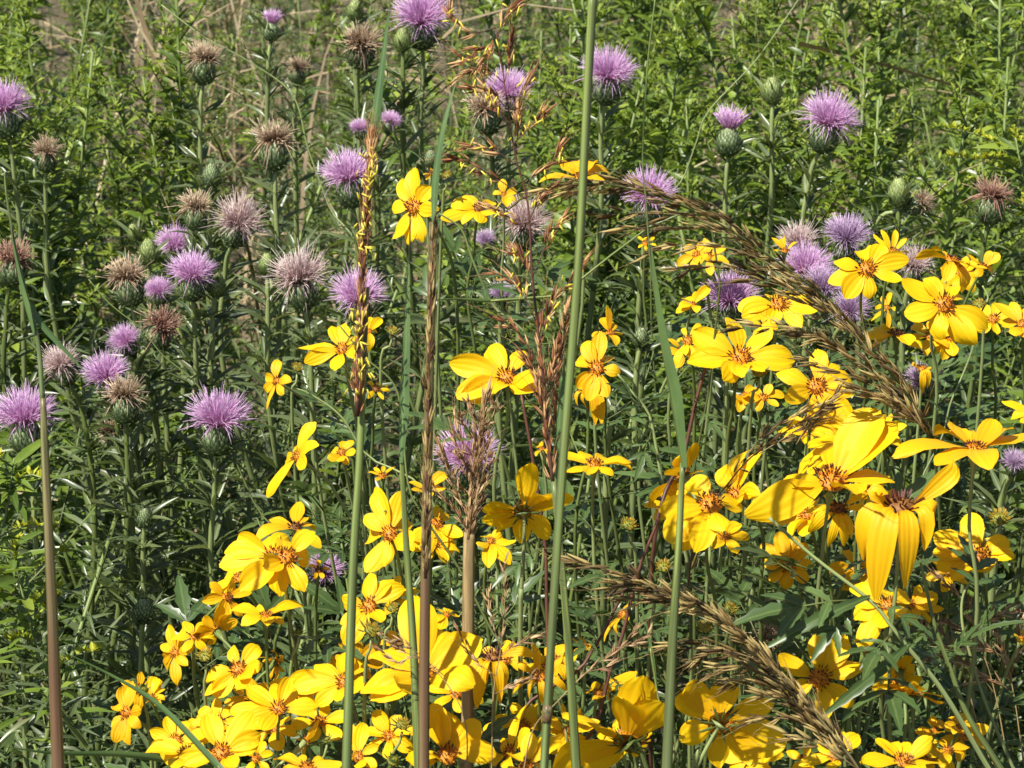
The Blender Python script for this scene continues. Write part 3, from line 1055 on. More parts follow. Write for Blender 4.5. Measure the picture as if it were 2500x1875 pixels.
YELLOW = '''
B 480 1310 1.72; -.55 .2 .8; 490,1060 388,1130 335,1310 365,1515 435,1550 530,1530 592,1180 600,1330; ; upright yellow flower facing sideways, pierced by a thin stalk, beside a brown grass stem
B 890 1320 1.85; .1 .5 .7; 710,1285 800,1255 650,1390 780,1412 900,1395 1000,1350 985,1290; b; yellow flower with brown disc behind a hooked dark green stem, under the rusty panicle
B 1050 1230 1.9; 0 .6 .6; 1042,1130 975,1220 1135,1200 1070,1310 1120,1270; o s; yellow flower half hidden behind the rust-coloured grass panicle
B 1530 1120 1.8; 0 .93 .3; 1265,1130 1415,1025 1480,1000 1545,1050 1632,1005 1735,1075 1690,1140; o; yellow flower open to the sky above the tip of the arching seed head
B 590 1095 1.85; .1 .8 .5; 540,1110 558,1132 600,1065 630,1085 620,1125; o n b; small half-open yellow flower on the hooked stem next to a thistle bud
F 1210 355 1.72; 0 .35 .93; 1000,300 1180,205 1310,190 1475,300 1430,440 1230,540 1060,540 960,440; ; wide open eight-petalled yellow flower in front of a star-shaped narrow-petalled one
F 1370 250 1.80; .1 .75 .6; 1245,145 1305,95 1395,100 1462,160 1470,255 1300,200; n; star-shaped young yellow flower with narrow pointed petals rising behind a wide open one
F 1700 580 1.66; .1 .3 .95; 1425,440 1570,405 1740,435 1795,500 1445,640 1660,800 1870,850 1978,740; ; large yellow flower with drooping lower petals right of the eight-petalled one
F 1745 300 1.78; .25 .85 .1; 1510,290 1640,205 1950,380 1860,480 1700,430 1830,330; o; yellow flower seen from the side with green bracts, above the large drooping-petalled flower
F 1945 340 1.82; .4 .7 .5; 1990,235 2045,258 2010,372 1830,280 1900,400; o; cupped yellow flower touching the side-on flower with green bracts
F 650 575 1.72; 0 .6 .8; 390,605 600,508 745,500 895,560 890,632 800,730 600,695 415,660; ; flat yellow flower below the purple thistles, crossed by the arching seed head
F 410 915 1.56; .05 .5 .85; 340,645 612,725 770,920 560,985 300,1062 70,960 110,760 420,1030; ; large cupped yellow flower with broad striped petals beside the wide green leaf blade
F 75 810 1.66; -.2 .55 .8; 40,715 0,800 160,690 210,850 60,900 125,950 -20,960; n; shaggy yellow flower squeezed between the wide grass blade and the large cupped flower
F 890 1100 1.52; 0 .32 .95; 880,845 1050,960 1152,1060 1130,1150 640,975 690,1180 860,1330 960,1330 1120,1370; ; large yellow flower with a dark-tipped disc, a seed branch lying across its lower petals
K 1380 215 1.5; -.1 .85 .3; 980,130 1000,450 1100,300 1560,60 1680,150 1690,260; ; big yellow flower with curled petals tucked behind the tall-petalled one
K 1250 505 1.42; .05 .75 .6; 1290,258 1150,400 1550,52 1665,125 1660,500 880,525 800,735 1400,585; ; tall cupped yellow flower with two long upright petals and an orange disc
K 1090 720 1.5; -.3 .5 .8; 920,632 775,720 845,765 1010,850 1065,850 1150,620 1190,700; ; yellow flower with long petals hanging beneath the tall cupped flower
K 1290 675 1.47; .1 .55 .8; 1100,850 1230,945 1330,930 1392,880 1510,690 1440,590 1095,720 1230,600; d b; yellow flower with folded-down petals forming a skirt, left of the brown-disc flower
K 1690 665 1.38; 0 .9 .35; 2050,420 1600,595 1400,1040 1530,1275 1720,1210 1840,950 1890,780; d b o; spent yellow flower with long drooping petals round a dark brown disc
K 630 590 1.47; -.6 .4 .7; 555,400 705,285 812,310 760,580 560,620 690,640; ; cupped yellow flower facing sideways with two tall petals, a stamen shadow on one petal
K 480 655 1.44; .0 .65 .75; 340,490 150,700 205,890 385,962 300,930 565,820 685,655; ; yellow flower with broad layered lower petals behind the lone green grass stem
K 310 470 1.55; -.4 .7 -.3; 265,320 385,250 412,460 78,655 215,450 205,640 350,560; o; orange-shaded yellow flower seen from behind where the wide grass blade joins its stem
K 970 1040 1.53; 0 .25 .97; 800,900 910,830 1090,900 1135,1040 1100,1150 950,1195 850,1150 810,1010 1020,860; o; small orange-yellow flower with a ring of short petals above the serrated dark leaf
F 1895 1490 1.42; .05 .92 .15; 1380,1500 1640,1370 1780,1345 2000,1340 2130,1340 2230,1450 1640,1590 1980,1590; o; very broad yellow flower seen side-on like a bowl below the arching seed head
F 2260 1270 1.55; -.1 .6 .7; 2065,1180 2115,1290 2200,1340 2350,1180 2400,1300 2280,1130; ; yellow flower standing just above the broad bowl-shaped flower, petals spread
F 2190 705 1.72; -.2 .5 .8; 2010,565 2060,690 2115,560 2195,590 2150,765 2240,790 2290,680; o; orange-yellow flower with upswept petals near the large drooping-petalled flower
F 1340 600 1.85; -.1 .6 .7; 1250,600 1240,690 1360,500 1385,600 1340,745 1300,520; o n s; thin shaded yellow flower behind the stem under the eight-petalled flower
F 1400 765 1.75; 0 .9 .35; 1190,790 1250,730 1320,715 1560,850 1480,840 1230,860; b; flat yellow flower seen edge-on with brown stamens, under the eight-petalled flower
F 1735 790 1.76; .2 .6 .6; 1690,930 1600,850 1590,740 1820,740 1640,880 1760,900; ; yellow flower mostly hidden behind the large drooping-petalled flower
F 1560 985 1.72; 0 .8 .4; 1555,1170 1515,960 1600,1010 1570,1080 1590,1110; d o n; withered orange flower hanging in front of a small purple thistle
F 130 265 1.78; -.3 .6 .6; 55,205 180,180 272,210 5,335 140,325 215,290; o; orange-yellow flower under the arching seed head, above the wide grass blade tip
F 690 240 1.85; .05 .8 .5; 605,150 640,180 690,145 775,175 740,240 620,235 660,160; n o; star-shaped narrow-petalled yellow flower in front of a faded thistle head
F 110 575 1.78; .2 .7 .5; 55,540 215,460 165,500 20,592 0,635 130,620; s; small cupped yellow flower left of a purple thistle with the seed head above
F 430 1150 1.68; 0 .5 .6; 485,1090 385,1180 400,1250 445,1210 470,1160; o s; small shaded yellow flower below the large cupped striped-petal flower
J 655 430 1.9; 0 .7 .6; 615,400 620,450 660,465 700,400 710,440 655,390; n; small frilly yellow flower on the thin stalk under the seed head tip
E 1070 780 1.6; 0 .5 .85; 700,695 745,900 800,935 945,568 1180,600 1245,810 1262,890 1010,885; ; bright yellow flower with broad rounded petals beside the rusty panicle base
D 2165 605 1.66; -.1 .5 .85; 1885,612 2100,450 2185,440 2290,500 2295,640 2120,742 1925,695; ; yellow flower crossed by the brown grass spike, petals spread wide to one side
E 200 490 1.72; .2 .6 .6; 205,400 272,412 245,495 212,590 150,430; s; partly hidden yellow flower behind the anther-covered brown spike
E 1640 725 1.66; -.2 .3 .93; 1662,492 1560,545 1515,680 1515,850 1585,930 1705,908 1787,740 1725,640; o; deep yellow flower with eight narrow petals right of the tall smooth green stem
E 1720 500 1.72; .2 .6 .5; 1712,325 1672,400 1792,500 1770,562 1605,515 1740,420; o; yellow flower turned away, standing above the deep yellow eight-petalled one
E 1580 880 1.68; 0 .9 .3; 1515,965 1550,995 1625,1085 1670,1065 1690,955; d o b; withered yellow flower hanging beneath the deep yellow eight-petalled one
E 1620 1330 1.54; 0 .88 .45; 1380,1280 1430,1395 1530,1255 1580,1405 1720,1290 1865,1288 1888,1355 1740,1398; ; flat-topped yellow flower seen from the side with a tuft of dark stamens
H 1172 35 1.44; 0 .55 -.8; 1205,-290 905,10 912,105 1000,175 1165,228 1340,215 1490,-20 1345,-60; x via=1180,120/1175,300/1160,560/1155,780; yellow flower seen from behind on a long bare stalk right of the tan stake
E 1290 1235 1.6; -.1 .8 .5; 1228,1212 1280,1182 1325,1250 1250,1270; n o s; tiny closed yellow flower at the base of the rusty panicle
E 280 1405 1.58; 0 .75 .6; 188,1370 230,1358 290,1338 357,1350 340,1405 240,1430; n o; small yellow flower with upright narrow petals between two green grass stems
E 560 1490 1.56; .1 .65 .7; 440,1430 470,1500 610,1395 692,1380 680,1485 590,1552; o; yellow flower split by the thick brown grass stem in front
E 25 1258 1.58; -.1 .45 .85; -45,1240 45,1180 100,1178 115,1245 65,1335 5,1315 -60,1290; o; yellow flower just left of the anther-covered grass stem at thistle height
E 240 855 1.66; .1 .6 .7; 190,800 330,870 290,920 200,912 255,800 310,830; b n; small ragged yellow flower with a broad dark disc beside the green stem
H 330 180 1.5; -.15 .4 .9; 215,-130 400,-90 165,55 155,205 175,425 290,388 460,250 445,60; ; bright yellow flower with twisted lower petals between two thin green stems
H 615 115 1.56; .1 .6 .6; 705,50 785,200 735,300 560,300 480,230 640,20; ; yellow flower between the thick brown stem and the tan stake
H 965 225 1.5; .1 .6 .6; 1122,240 950,392 1092,372 885,250 925,185 1050,160; s; yellow flower with split petals just behind the upper end of the tan stake
H 200 635 1.46; -.15 .5 .85; 0,600 15,750 35,882 195,420 345,445 415,508 130,840 270,740; ; yellow flower with green buds in front of its lower petals, behind a green grass stem
H 540 1065 1.36; 0 .6 .8; 200,925 130,1140 190,1218 500,530 715,760 912,850 815,1070 390,1190; s; largest yellow flower with long smooth petals, behind the green and brown stem pair
H 690 690 1.5; .2 .6 .7; 620,650 755,700 640,790 590,740 700,640; s; single-looking yellow flower peeking above the largest long-petalled flower
H 40 1115 1.45; -.2 .55 .8; -150,1000 -330,1105 -300,1170 -150,1265 60,930 152,1000 170,1160 30,1232; ; yellow flower with petals swept to one side, behind the green stem with the anther spike
H 980 960 1.42; 0 .85 .45; 815,1190 880,1290 1015,1262 930,1150 1062,1200 1095,880 1240,960; d o b; withered yellow flower with curled hanging petals in front of the tan stake
H 1275 1080 1.42; 0 .7 .6; 1090,1190 1125,995 1255,880 1440,950 1455,1180 1300,1270 1200,1235; d o; crumpled yellow flower folded into a ball behind two green grass stems
H 1560 885 1.5; 0 .7 .6; 1495,860 1655,880 1490,965 1590,910 1540,840; s o; small yellow flower beside a broad light green leaf
H 1645 1185 1.46; .1 .6 .6; 1595,1160 1890,1060 1780,1110 1740,1205 1650,1240; s o; orange-centred yellow flower behind a red-brown stem
H 1800 685 1.54; -.6 .6 .35; 1865,600 1835,720 1700,780 1675,855 1740,800; n o; thin yellow flower turned sideways between two crossing red stems
H 1835 1495 1.36; .2 .6 -.6; 1470,1265 1945,1070 2045,1265 1370,1570 1560,1660 1960,1540 1850,1180; x via=1880,1560/1960,1680; big yellow flower seen from behind with three broad petals and spreading green bracts
H 130 1590 1.4; -.3 .5 .8; 92,1385 172,1368 265,1510 75,1590 130,1660 245,1650; ; yellow flower with an upright curled petal low against the green stem with the anther spike
H 690 1580 1.36; .1 .6 .75; 595,1270 700,1290 920,1370 555,1570 430,1620 870,1560 1005,1580; ; yellow flower with petals standing up beside the lower end of the brown stem
H 1085 1560 1.38; -.6 .55 .6; 985,1510 1200,1245 1195,1420 1070,1660 1000,1620; ; yellow flower facing sideways with one tall curved petal
H 1190 1650 1.34; 0 .6 .75; 1225,1450 1420,1445 1310,1650 1110,1540 1100,1700; ; yellow flower with two broad upright petals behind the green stem's lower end
G 1725 320 1.5; -.2 .5 .85; 1500,190 1412,285 1388,385 1690,170 1840,185 1560,420; ; yellow flower overlapped by its twin in the tight yellow cluster above the grass
G 1815 325 1.46; .1 .45 .9; 1995,160 1998,320 1935,545 1740,585 1510,540 1650,400 1830,200; ; foremost yellow flower of the tight cluster, its disc beside its twin's disc
G 1510 455 1.54; -.4 .6 .6; 1315,565 1400,565 1435,415 1480,350; ; yellow flower at the edge of the tight cluster with curled-under petals
G 1870 135 1.54; .1 .85 .35; 1895,5 1610,180 1700,90 2035,245 1995,105 1930,60; o b; yellow flower with curling petals on top of the tight cluster
G 1685 695 1.48; 0 .93 .3; 1450,620 1530,735 1690,748 1790,742 1935,625 1600,640 1770,660; ; yellow flower seen edge-on with two wing-like petals, under the tight cluster
G 1370 795 1.5; -.6 .45 -.55; 1212,785 1290,695 1400,630 1445,655 1260,875 1330,895 1500,725; o; yellow flower seen from behind with dark bracts, beside the wing-petalled one
G 1110 930 1.5; -.45 .3 .85; 1070,755 1182,760 1035,860 1030,975 1055,1045 1190,1010 1125,1135 1215,900; o; deep yellow flower with a twisted stack of petals left of a bud cluster
G 1510 1035 1.45; -.05 .5 .85; 1450,885 1645,865 1655,1000 1560,1165 1350,1205 1285,1190 1280,1085 1590,1090; ; yellow flower with one slim raised petal behind the bud cluster
G 1750 985 1.5; .6 .4 -.4; 1640,950 1660,985 1680,1095 1735,1125 1795,1060 1735,905 1800,950; o n; small orange-yellow flower turned away on a thin stalk right of the bud cluster
G 800 1310 1.44; -.35 .3 .9; 718,1255 768,1150 850,1115 890,1290 705,1400 728,1500 800,1512 865,1390; o; orange-yellow flower at the outer end of the bank, beside the slanting grass blade
G 955 1215 1.46; -.2 .7 .6; 990,1068 1042,1150 895,1275 1045,1220 1020,1260; ; yellow flower with a tiny green bud in it, above the slanting grass blade
G 1765 1285 1.41; .1 .6 .8; 1550,1155 1700,1170 1830,1090 1868,1160 2020,1260 1660,1415 1440,1285 1570,1345; ; yellow flower with a dark-tipped disc and many raised petals in the lower bank
G 1400 1565 1.34; -.1 .55 .8; 1315,1320 1600,1290 1665,1440 1640,1500 1135,1590 1150,1650 1500,1660; ; large bright yellow flower low in the bank, touched by the slanting grass blade
G 1175 1560 1.38; -.3 .7 .6; 915,1540 1010,1500 1130,1500 1100,1650 1020,1610; ; yellow flower with notched outstretched petals under the slanting grass blade
G 1240 1430 1.46; 0 .6 .6; 1115,1400 1200,1345 1270,1400 1150,1505 1290,1470; o b s; shaded yellow flower with a small dark disc behind the slanting blade
G 1940 1660 1.34; 0 .8 .5; 1735,1580 1860,1590 2065,1600 2175,1650 1790,1690; o; yellow flower opening upwards, lowest beside the stem with the anther spike
G 1935 1490 1.42; .6 .4 -.4; 2005,1345 1990,1420 1880,1480 1848,1562 1905,1605; o n; small folded yellow flower seen from behind beside a tiny round bud
G 2015 405 1.56; .1 .75 .5; 1955,380 2020,335 2092,400 2045,465 1985,465; o b n; small dark-centred yellow cup in front of a purple thistle
I 905 1090 1.4; .05 .3 .95; 640,960 870,808 1070,830 1198,980 1132,1272 965,1352 700,1190; ; bold yellow flower with wide petals and a narrow leaf shadow, facing outward
I 280 1375 1.35; -.1 .35 -.92; 15,1110 320,1055 620,1230 682,1525 545,1625 260,1660 25,1490 -10,1200; x via=230,1470/130,1660/90,1760; big yellow flower seen squarely from behind with a ring of dark green bracts
I 1340 630 1.43; -.1 .5 .85; 1125,620 1100,470 1130,730 1170,905 1280,745 1430,690 1480,560 1350,520; ; yellow flower with a fringed orange disc under the drooping petals of the spent one
I 1485 620 1.47; .4 .5 .7; 1645,560 1605,640 1535,722 1555,540 1420,560; o; orange yellow flower half behind the fringed-disc flower
I 1915 320 1.5; -.3 .5 .75; 1648,170 1628,285 1640,395 1740,472 1850,435 1995,400 1850,40 2110,220 2150,330; ; ragged yellow flower among dry stalks with two thin forked petals
I 1420 1045 1.46; 0 .5 -.6; 1308,1100 1360,960 1485,945 1440,1105 1520,1060; o; dim yellow flower seen from behind in shade right of the bold wide-petalled one
I 1500 1190 1.42; 0 .85 -.1; 1220,1150 1315,1160 1430,1130 1540,1140 1705,1215 1690,1265 1400,1240; o; shaded yellow flower seen edge-on like a shallow dish behind a dark stem
I 1640 1420 1.42; .1 .6 .6; 1605,1328 1685,1375 1515,1430 1570,1465 1690,1440; o s; small yellow flower above the lowest big petals, left of its pair
I 1795 1405 1.42; .2 .6 .6; 1720,1340 1780,1315 1845,1390 1755,1425 1830,1440; o s; small yellow flower with a dark centre, right of its pair
I 1440 1620 1.32; .1 .85 .4; 1160,1645 1270,1490 1440,1500 1630,1460 1710,1640 1560,1680 1330,1480; ; huge yellow flower with broad upright petals beside the dark seed head's stem
I 1010 1590 1.36; -.2 .7 .6; 1165,1445 1060,1430 900,1500 880,1560 775,1640 985,1660; ; yellow flower wrapped round the stem of the lower dark seed head
I 1720 1545 1.4; .2 .7 .5; 1590,1590 1855,1510 1840,1555 1680,1645 1640,1485; o; yellow flower seen from the side behind the huge broad-petalled one
I 1195 920 1.5; .2 .6 .5; 1265,1020 1200,870 1130,840 1240,930; o s; tiny shaded yellow flower behind the bold wide-petalled one
I 2190 835 1.5; .2 .6 .6; 2155,830 2210,795 2260,840 2190,880; s; small scrap of yellow flower by a dark serrated leaf
'''
for ln in YELLOW.strip().splitlines():
    yellow(ln)

# ------------------------------------------------------------------ unopened buds of the yellow flowers
def bud(cr, cx, cy, D, r_px, label, yellowish=.3, spiky=True):
    rng = random.Random(label)
    C = at(cr, cx, cy, D)
    r = r_px * CROPS[cr][2] * PXM * D
    foot = Vector((C.x + rng.uniform(-.05, .05), C.y + rng.uniform(.02, .08), 0))
    root = thing('flower_bud', label, 'bud', foot)
    path = smooth_path([C - Vector((0, 0, r)), C - Vector((rng.uniform(-.01, .01), -.005, .07)), C.lerp(foot, .5), foot], 6)
    V, F, A = tube(path, [.0007 + .0016 * i / len(path) for i in range(len(path))], 5, rng.random())
    mesh_obj('stalk', V, F, M_STEM_PALE, [(u, 1 - v, q) for u, v, q in A], parent=root)
    ax = Vector((rng.gauss(0, .3), -.3, 1)).normalized()
    M = Matrix.Translation(C) @ frame(ax).to_4x4() @ Matrix.Scale(r * .8, 4)
    d, s = DISCS_G[0]
    bh = inst(d, 'bud_head', M, root)
    if spiky:
        inst(s, 'stamens', M, bh, 'stuff')
    else:
        for k in range(8):                                # closed petals over the top
            a = 2 * math.pi * k / 8
            Mb = M @ Matrix.Rotation(a, 4, 'Z') @ Matrix.Translation((.85, 0, -.1)) @ Matrix.Rotation(-1.75, 4, 'Y') @ Matrix.Diagonal((1.15, 2.4, 1, 1))
            inst(BRACTS[k % 3], 'petal', Mb, root)
    for k in range(10):
        a = 2 * math.pi * (k + rng.uniform(-.2, .2)) / 10
        Mb = M @ Matrix.Rotation(a, 4, 'Z') @ Matrix.Translation((.5, 0, -.5)) @ Matrix.Rotation(-rng.uniform(.1, 1.0), 4, 'Y') @ Matrix.Scale(rng.uniform(1.3, 2.0), 4)
        inst(BRACTS[k % 3], 'bract', Mb, root)
    return root


for a in [('H', 210, 790, 1.42, 60, 'spiky half-dried green bud in front of a yellow flower with green buds', .3, True),
          ('H', 345, 650, 1.43, 42, 'leafy green bud with long bracts over the yellow petals', .3, True),
          ('H', 405, 1385, 1.42, 52, 'shrivelled brown spiky bud left of the brown grass stem', .3, True),
          ('H', 350, 1610, 1.38, 50, 'plump green bud at the foot of the paired green stems', .3, False),
          ('H', 1440, 1370, 1.4, 36, 'round yellowish bud on a straight stalk beside the green grass stem', .3, False),
          ('H', 1840, 120, 1.52, 52, 'dry spiky yellow bud above the lower seed head', .3, True),
          ('H', 2060, 385, 1.5, 52, 'shaded brown-yellow bud beside the lone green grass stem', .3, True),
          ('G', 1300, 950, 1.45, 55, 'cluster bud of many thin green bracts between yellow flowers', .3, True),
          ('G', 1890, 800, 1.48, 34, 'small round green bud on a pale curved stalk under the edge-on flower', .3, False),
          ('G', 2070, 1480, 1.42, 30, 'tiny round green bud beside the folded flower', .3, False),
          ('G', 905, 1165, 1.45, 40, 'greenish yellow bud resting in a flower above the slanting blade', .3, False),
          ('E', 345, 490, 1.66, 36, 'brown-tipped bud on a pale hooked stalk beside the brown spike', .3, True),
          ('I', 345, 650, 1.5, 44, 'dark withered star-shaped bud over the lower seed head', .3, True),
          ('I', 185, 770, 1.46, 52, 'frilly yellow bud caught in the lower seed head', .3, True),
          ('I', 180, 1030, 1.46, 24, 'tiny yellow-green bud under the lower seed head', .3, False),
          ('I', 2050, 80, 1.5, 70, 'brown dying bud with crumpled petals among dry stalks', .3, True),
          ('F', 530, 1010, 1.55, 52, 'dark green spiky bud hanging over the large cupped flower petal', .3, True),
          ('F', 1920, 580, 1.72, 42, 'small starry green bud right of the large drooping-petalled flower', .3, True),
          ('F', 250, 635, 1.66, 26, 'tiny round pale bud over the large cupped flower', .3, False),
          ('D', 1880, 720, 1.68, 38, 'small green spiky bud touching the sideways yellow flower', .3, True),
          ('B', 690, 1110, 1.84, 34, 'small green bud on the bend of the hooked stem', .3, True)]:
    bud(*a)

YSIDE = '''
G 1600 1230 1.47; -.1 .6 .7; 1480,1130 1590,1090 1700,1130 1480,1330 1420,1250 1700,1310; o; yellow flower showing between two raised-petal flowers in the lower bank
G 1330 1420 1.44; .1 .6 .7; 1250,1330 1380,1290 1440,1400 1290,1500 1200,1440; ; yellow flower peeping out behind the large bright one low in the bank
G 1620 1600 1.4; .2 .6 .7; 1520,1520 1650,1470 1730,1560 1700,1690 1560,1690; ; yellow flower pressed against the large bright one low in the bank
H 760 1490 1.4; 0 .6 .7; 650,1420 760,1380 870,1440 680,1580 860,1580; o; yellow flower tucked behind the one with petals standing beside the brown stem
H 370 880 1.46; .1 .6 .7; 260,860 330,790 440,800 300,960 450,960; o; yellow flower hidden behind the largest long-petalled flower
H 1390 980 1.46; .1 .6 .6; 1300,900 1420,860 1490,980 1450,1090 1350,1080; o; yellow flower caught between two crossing green stems
K 1480 560 1.5; .1 .6 .6; 1400,500 1500,480 1590,560 1560,620 1440,640; o; yellow flower filling the gap under the tall cupped flower
I 820 1610 1.38; .0 .7 .6; 700,1560 830,1520 940,1600 740,1690 880,1690; ; low yellow flower beside the stem of the dark seed head
F 560 720 1.7; .1 .6 .6; 470,690 560,640 650,720 600,800 500,790; o; yellow flower behind the large cupped flower's tall striped petal
D 1750 805 1.66; -.7 .3 .7; 1765,660 1680,775 1665,875 1675,985 1790,890 1825,790; o; narrow orange-yellow flower turned sideways next to a spiky bud
D 1880 1280 1.6; -.75 .45 .5; 2000,1060 1935,1160 1800,1330 1685,1540 1930,1350 2010,1200 1790,1400; ; long yellow flower seen edge-on, slanting like a propeller
'''
for ln in YSIDE.strip().splitlines():
    yellow(ln)

# more blooms, half covered by the ones in front of them
FILL = [(490, 1290, 56), (420, 1375, 50), (300, 1490, 52), (640, 1495, 62), (590, 1575, 64), (690, 1560, 66), (770, 1430, 62), (850, 1290, 56), (940, 1175, 60), (985, 1500, 66),
        (1090, 1425, 62), (1185, 1440, 62), (1130, 1570, 68), (1050, 1600, 66), (1225, 1580, 66), (1455, 1095, 60), (1565, 1160, 60), (1690, 1085, 62), (1820, 950, 62),
        (1745, 930, 60), (1895, 1070, 66), (1850, 1230, 62), (1975, 1310, 62), (1940, 1470, 62), (2100, 1180, 60), (2050, 1235, 58), (1650, 860, 54), (1475, 760, 52), (2010, 725, 54),
        (2145, 690, 50), (2075, 590, 50), (1530, 555, 48), (380, 1600, 66), (470, 1560, 62), (840, 1590, 68), (1340, 1600, 66), (1620, 1640, 66), (2010, 1640, 66), (2080, 1590, 60), (1900, 930, 60)]
for (fx, fy, fr) in FILL:
    q = random.Random(fx * 7 + fy)
    n = q.choice((6, 7, 8))
    nv = (q.gauss(0, .25), q.uniform(.45, .75), q.uniform(.45, .8))
    fo = math.hypot(nv[1], .001) / math.sqrt(sum(c * c for c in nv))
    fo = math.sqrt(max(.25, 1 - fo * fo))
    a0 = q.uniform(0, 6.28)
    tp = ' '.join('%.0f,%.0f' % (fx + math.cos(a0 + 6.283 * k / n) * fr * q.uniform(.85, 1.1), fy + math.sin(a0 + 6.283 * k / n) * fr * fo * q.uniform(.85, 1.1)) for k in range(n))
    dd = np.interp(fy, [550, 1000, 1650], [1.86, 1.6, 1.42])
    yellow('Z %d %d %.3f; %.2f %.2f %.2f; %s; %s; yellow flower half covered by other blooms in the yellow bank' % (fx, fy, dd, *nv, tp, q.choice(('', 'o', ''))), 'half-covered blooms in the yellow bank')

# ------------------------------------------------------------------ thistles
def tuft_mesh(kind, seed):
    """floret tuft, about one unit wide, base at the origin, axis +Z"""
    rng = random.Random(seed)
    ac = Acc()

    def thread(th, az, L, r0, curl, droop=0., r1=.4, start=.17, hk=1.0):
        rad = Vector((math.cos(az), math.sin(az), 0))
        s = rad * start * math.sqrt(rng.random()) * (.4 + .6 * min(1, th))
        d0 = (rad * math.sin(th * .5) + Vector((0, 0, 1)) * math.cos(th * .5))
        d1 = (rad * math.sin(th) + Vector((0, 0, 1)) * math.cos(th))
        c = s + d0 * L * .45
        e = c + d1 * L * .6 + Vector((0, 0, -droop * L))
        q = Vector((rng.gauss(0, 1), rng.gauss(0, 1), rng.gauss(0, 1))) * curl * L
        hook = (Vector((0, 0, 1)) * rng.gauss(.05, .12) - rad * rng.gauss(.02, .1)) * L * hk
        pts = [bez(s, c, e, t) + q * t * t + hook * max(0, t - .55) * 2 for t in (0, .3, .55, .8, 1)]
        r = rng.random()
        ac.add(tube(pts, [r0 * .8, r0, r0 * .95, r0 * .85, r0 * r1], 3, r))
    if kind in 'PV':
        for k in range(420):
            f = (k + .5) / 420
            th = (f ** .6) * 1.5
            thread(th + rng.gauss(0, .1), k * GA, rng.uniform(.54, .64) * (1 - .06 * f), rng.uniform(.0055, .0095), .075, .1 * max(0, th - .9), start=.2)
        for k in range(60):
            thread(rng.uniform(1.5, 2.3), rng.uniform(0, 6.28), rng.uniform(.36, .6), .008, .16, .2, hk=2.)
    elif kind == 'C':                                     # young flaring cup
        for k in range(150):
            f = (k + .5) / 150
            thread(f ** .6 * .95 + rng.gauss(0, .05), k * GA, rng.uniform(.5, .6), rng.uniform(.009, .013), .035)
    elif kind == 'F':
        for k in range(330):
            f = (k + .5) / 330
            th = f ** .62 * 1.55
            thread(th + rng.gauss(0, .16), k * GA, rng.uniform(.5, .62), rng.uniform(.006, .0105), .13, .16 * max(0, th - .9), start=.2, hk=2.)
        for k in range(70):
            thread(rng.uniform(1.5, 2.6), rng.uniform(0, 6.28), rng.uniform(.36, .6), .010, .26, .34, hk=3.)
    else:                                                 # dry: matted brown middle, pale ribbons hanging out
        for k in range(210):
            f = (k + .5) / 210
            th = f ** .6 * 1.15
            thread(th + rng.gauss(0, .18), k * GA, rng.uniform(.34, .5), rng.uniform(.007, .014), .16, .05, start=.22, hk=2.)
        for k in range(90):
            thread(rng.uniform(1.0, 2.5), rng.uniform(0, 6.28), rng.uniform(.34, .58), rng.uniform(.010, .018), .22, .36, .9, hk=3.)
    return ac


TUFT = {}
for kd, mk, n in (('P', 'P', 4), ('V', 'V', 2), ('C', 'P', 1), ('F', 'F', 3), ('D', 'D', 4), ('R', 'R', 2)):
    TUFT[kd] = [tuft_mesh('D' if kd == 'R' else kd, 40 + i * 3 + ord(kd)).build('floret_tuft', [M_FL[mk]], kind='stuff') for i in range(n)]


def involucre_mesh(seed, pale, spiny):
    """scaly egg, unit width, top at the origin, foot at z = -1.05"""
    rng = np.random.default_rng(seed)
    prof = [(-1.05, .07), (-1.0, .24), (-.85, .4), (-.62, .5), (-.38, .46), (-.15, .33), (0, .22), (.04, .05)]
    V, F, A = [], [], []
    n = 14
    for z, r in prof:
        for k in range(n):
            a = 2 * math.pi * k / n
            V.append((r * math.cos(a), r * math.sin(a), z))
            A.append((0, .15, .3))
    T = []
    for i in range(len(prof) - 1):
        for k in range(n):
            k2 = (k + 1) % n
            a, b, c, d = i * n + k, i * n + k2, (i + 1) * n + k2, (i + 1) * n + k
            T += [(a, b, c), (a, c, d)]
    parts = [(np.array(V), np.array(T), np.array(A), 0)]
    zz = np.array([p[0] for p in prof]); rr = np.array([p[1] for p in prof])
    m_ = 150
    f = (np.arange(m_) + .5) / m_
    z = -1.02 + f * 1.0
    r = np.interp(z, zz, rr) + .005
    az = np.arange(m_) * GA
    out = np.stack([np.cos(az), np.sin(az), np.zeros(m_)], -1)
    slope = (np.interp(z + .05, zz, rr) - np.interp(z - .05, zz, rr)) / .1
    tan = unit(out * slope[:, None] + np.array([0, 0, 1.]))
    nor = unit(out - np.array([0, 0, 1.]) * slope[:, None])
    P = out * r[:, None] + np.array([0, 0, 1.]) * z[:, None]
    parts.append((*leaves(P, tan + nor * .16, rng.uniform(.2, .28, m_), rng.uniform(.11, .15, m_), rng.uniform(-.05, .1, m_), rng.random(m_), up=nor, fold=-.12), 0))
    k = 90 if spiny else 45                               # spines
    q = rng.integers(0, m_, k)
    parts.append((*leaves(P[q] + tan[q] * .15, nor[q] * .8 + tan[q] * .7 + rng.normal(0, .15, (k, 3)), rng.uniform(.16, .4 if spiny else .2, k), np.full(k, .022), rng.uniform(-.2, .2, k), rng.uniform(.7, 1, k)), 0))
    V, F, A, M = join(parts)
    return mesh_obj('involucre', V, F, M_INV_PALE if pale else M_INV, A)


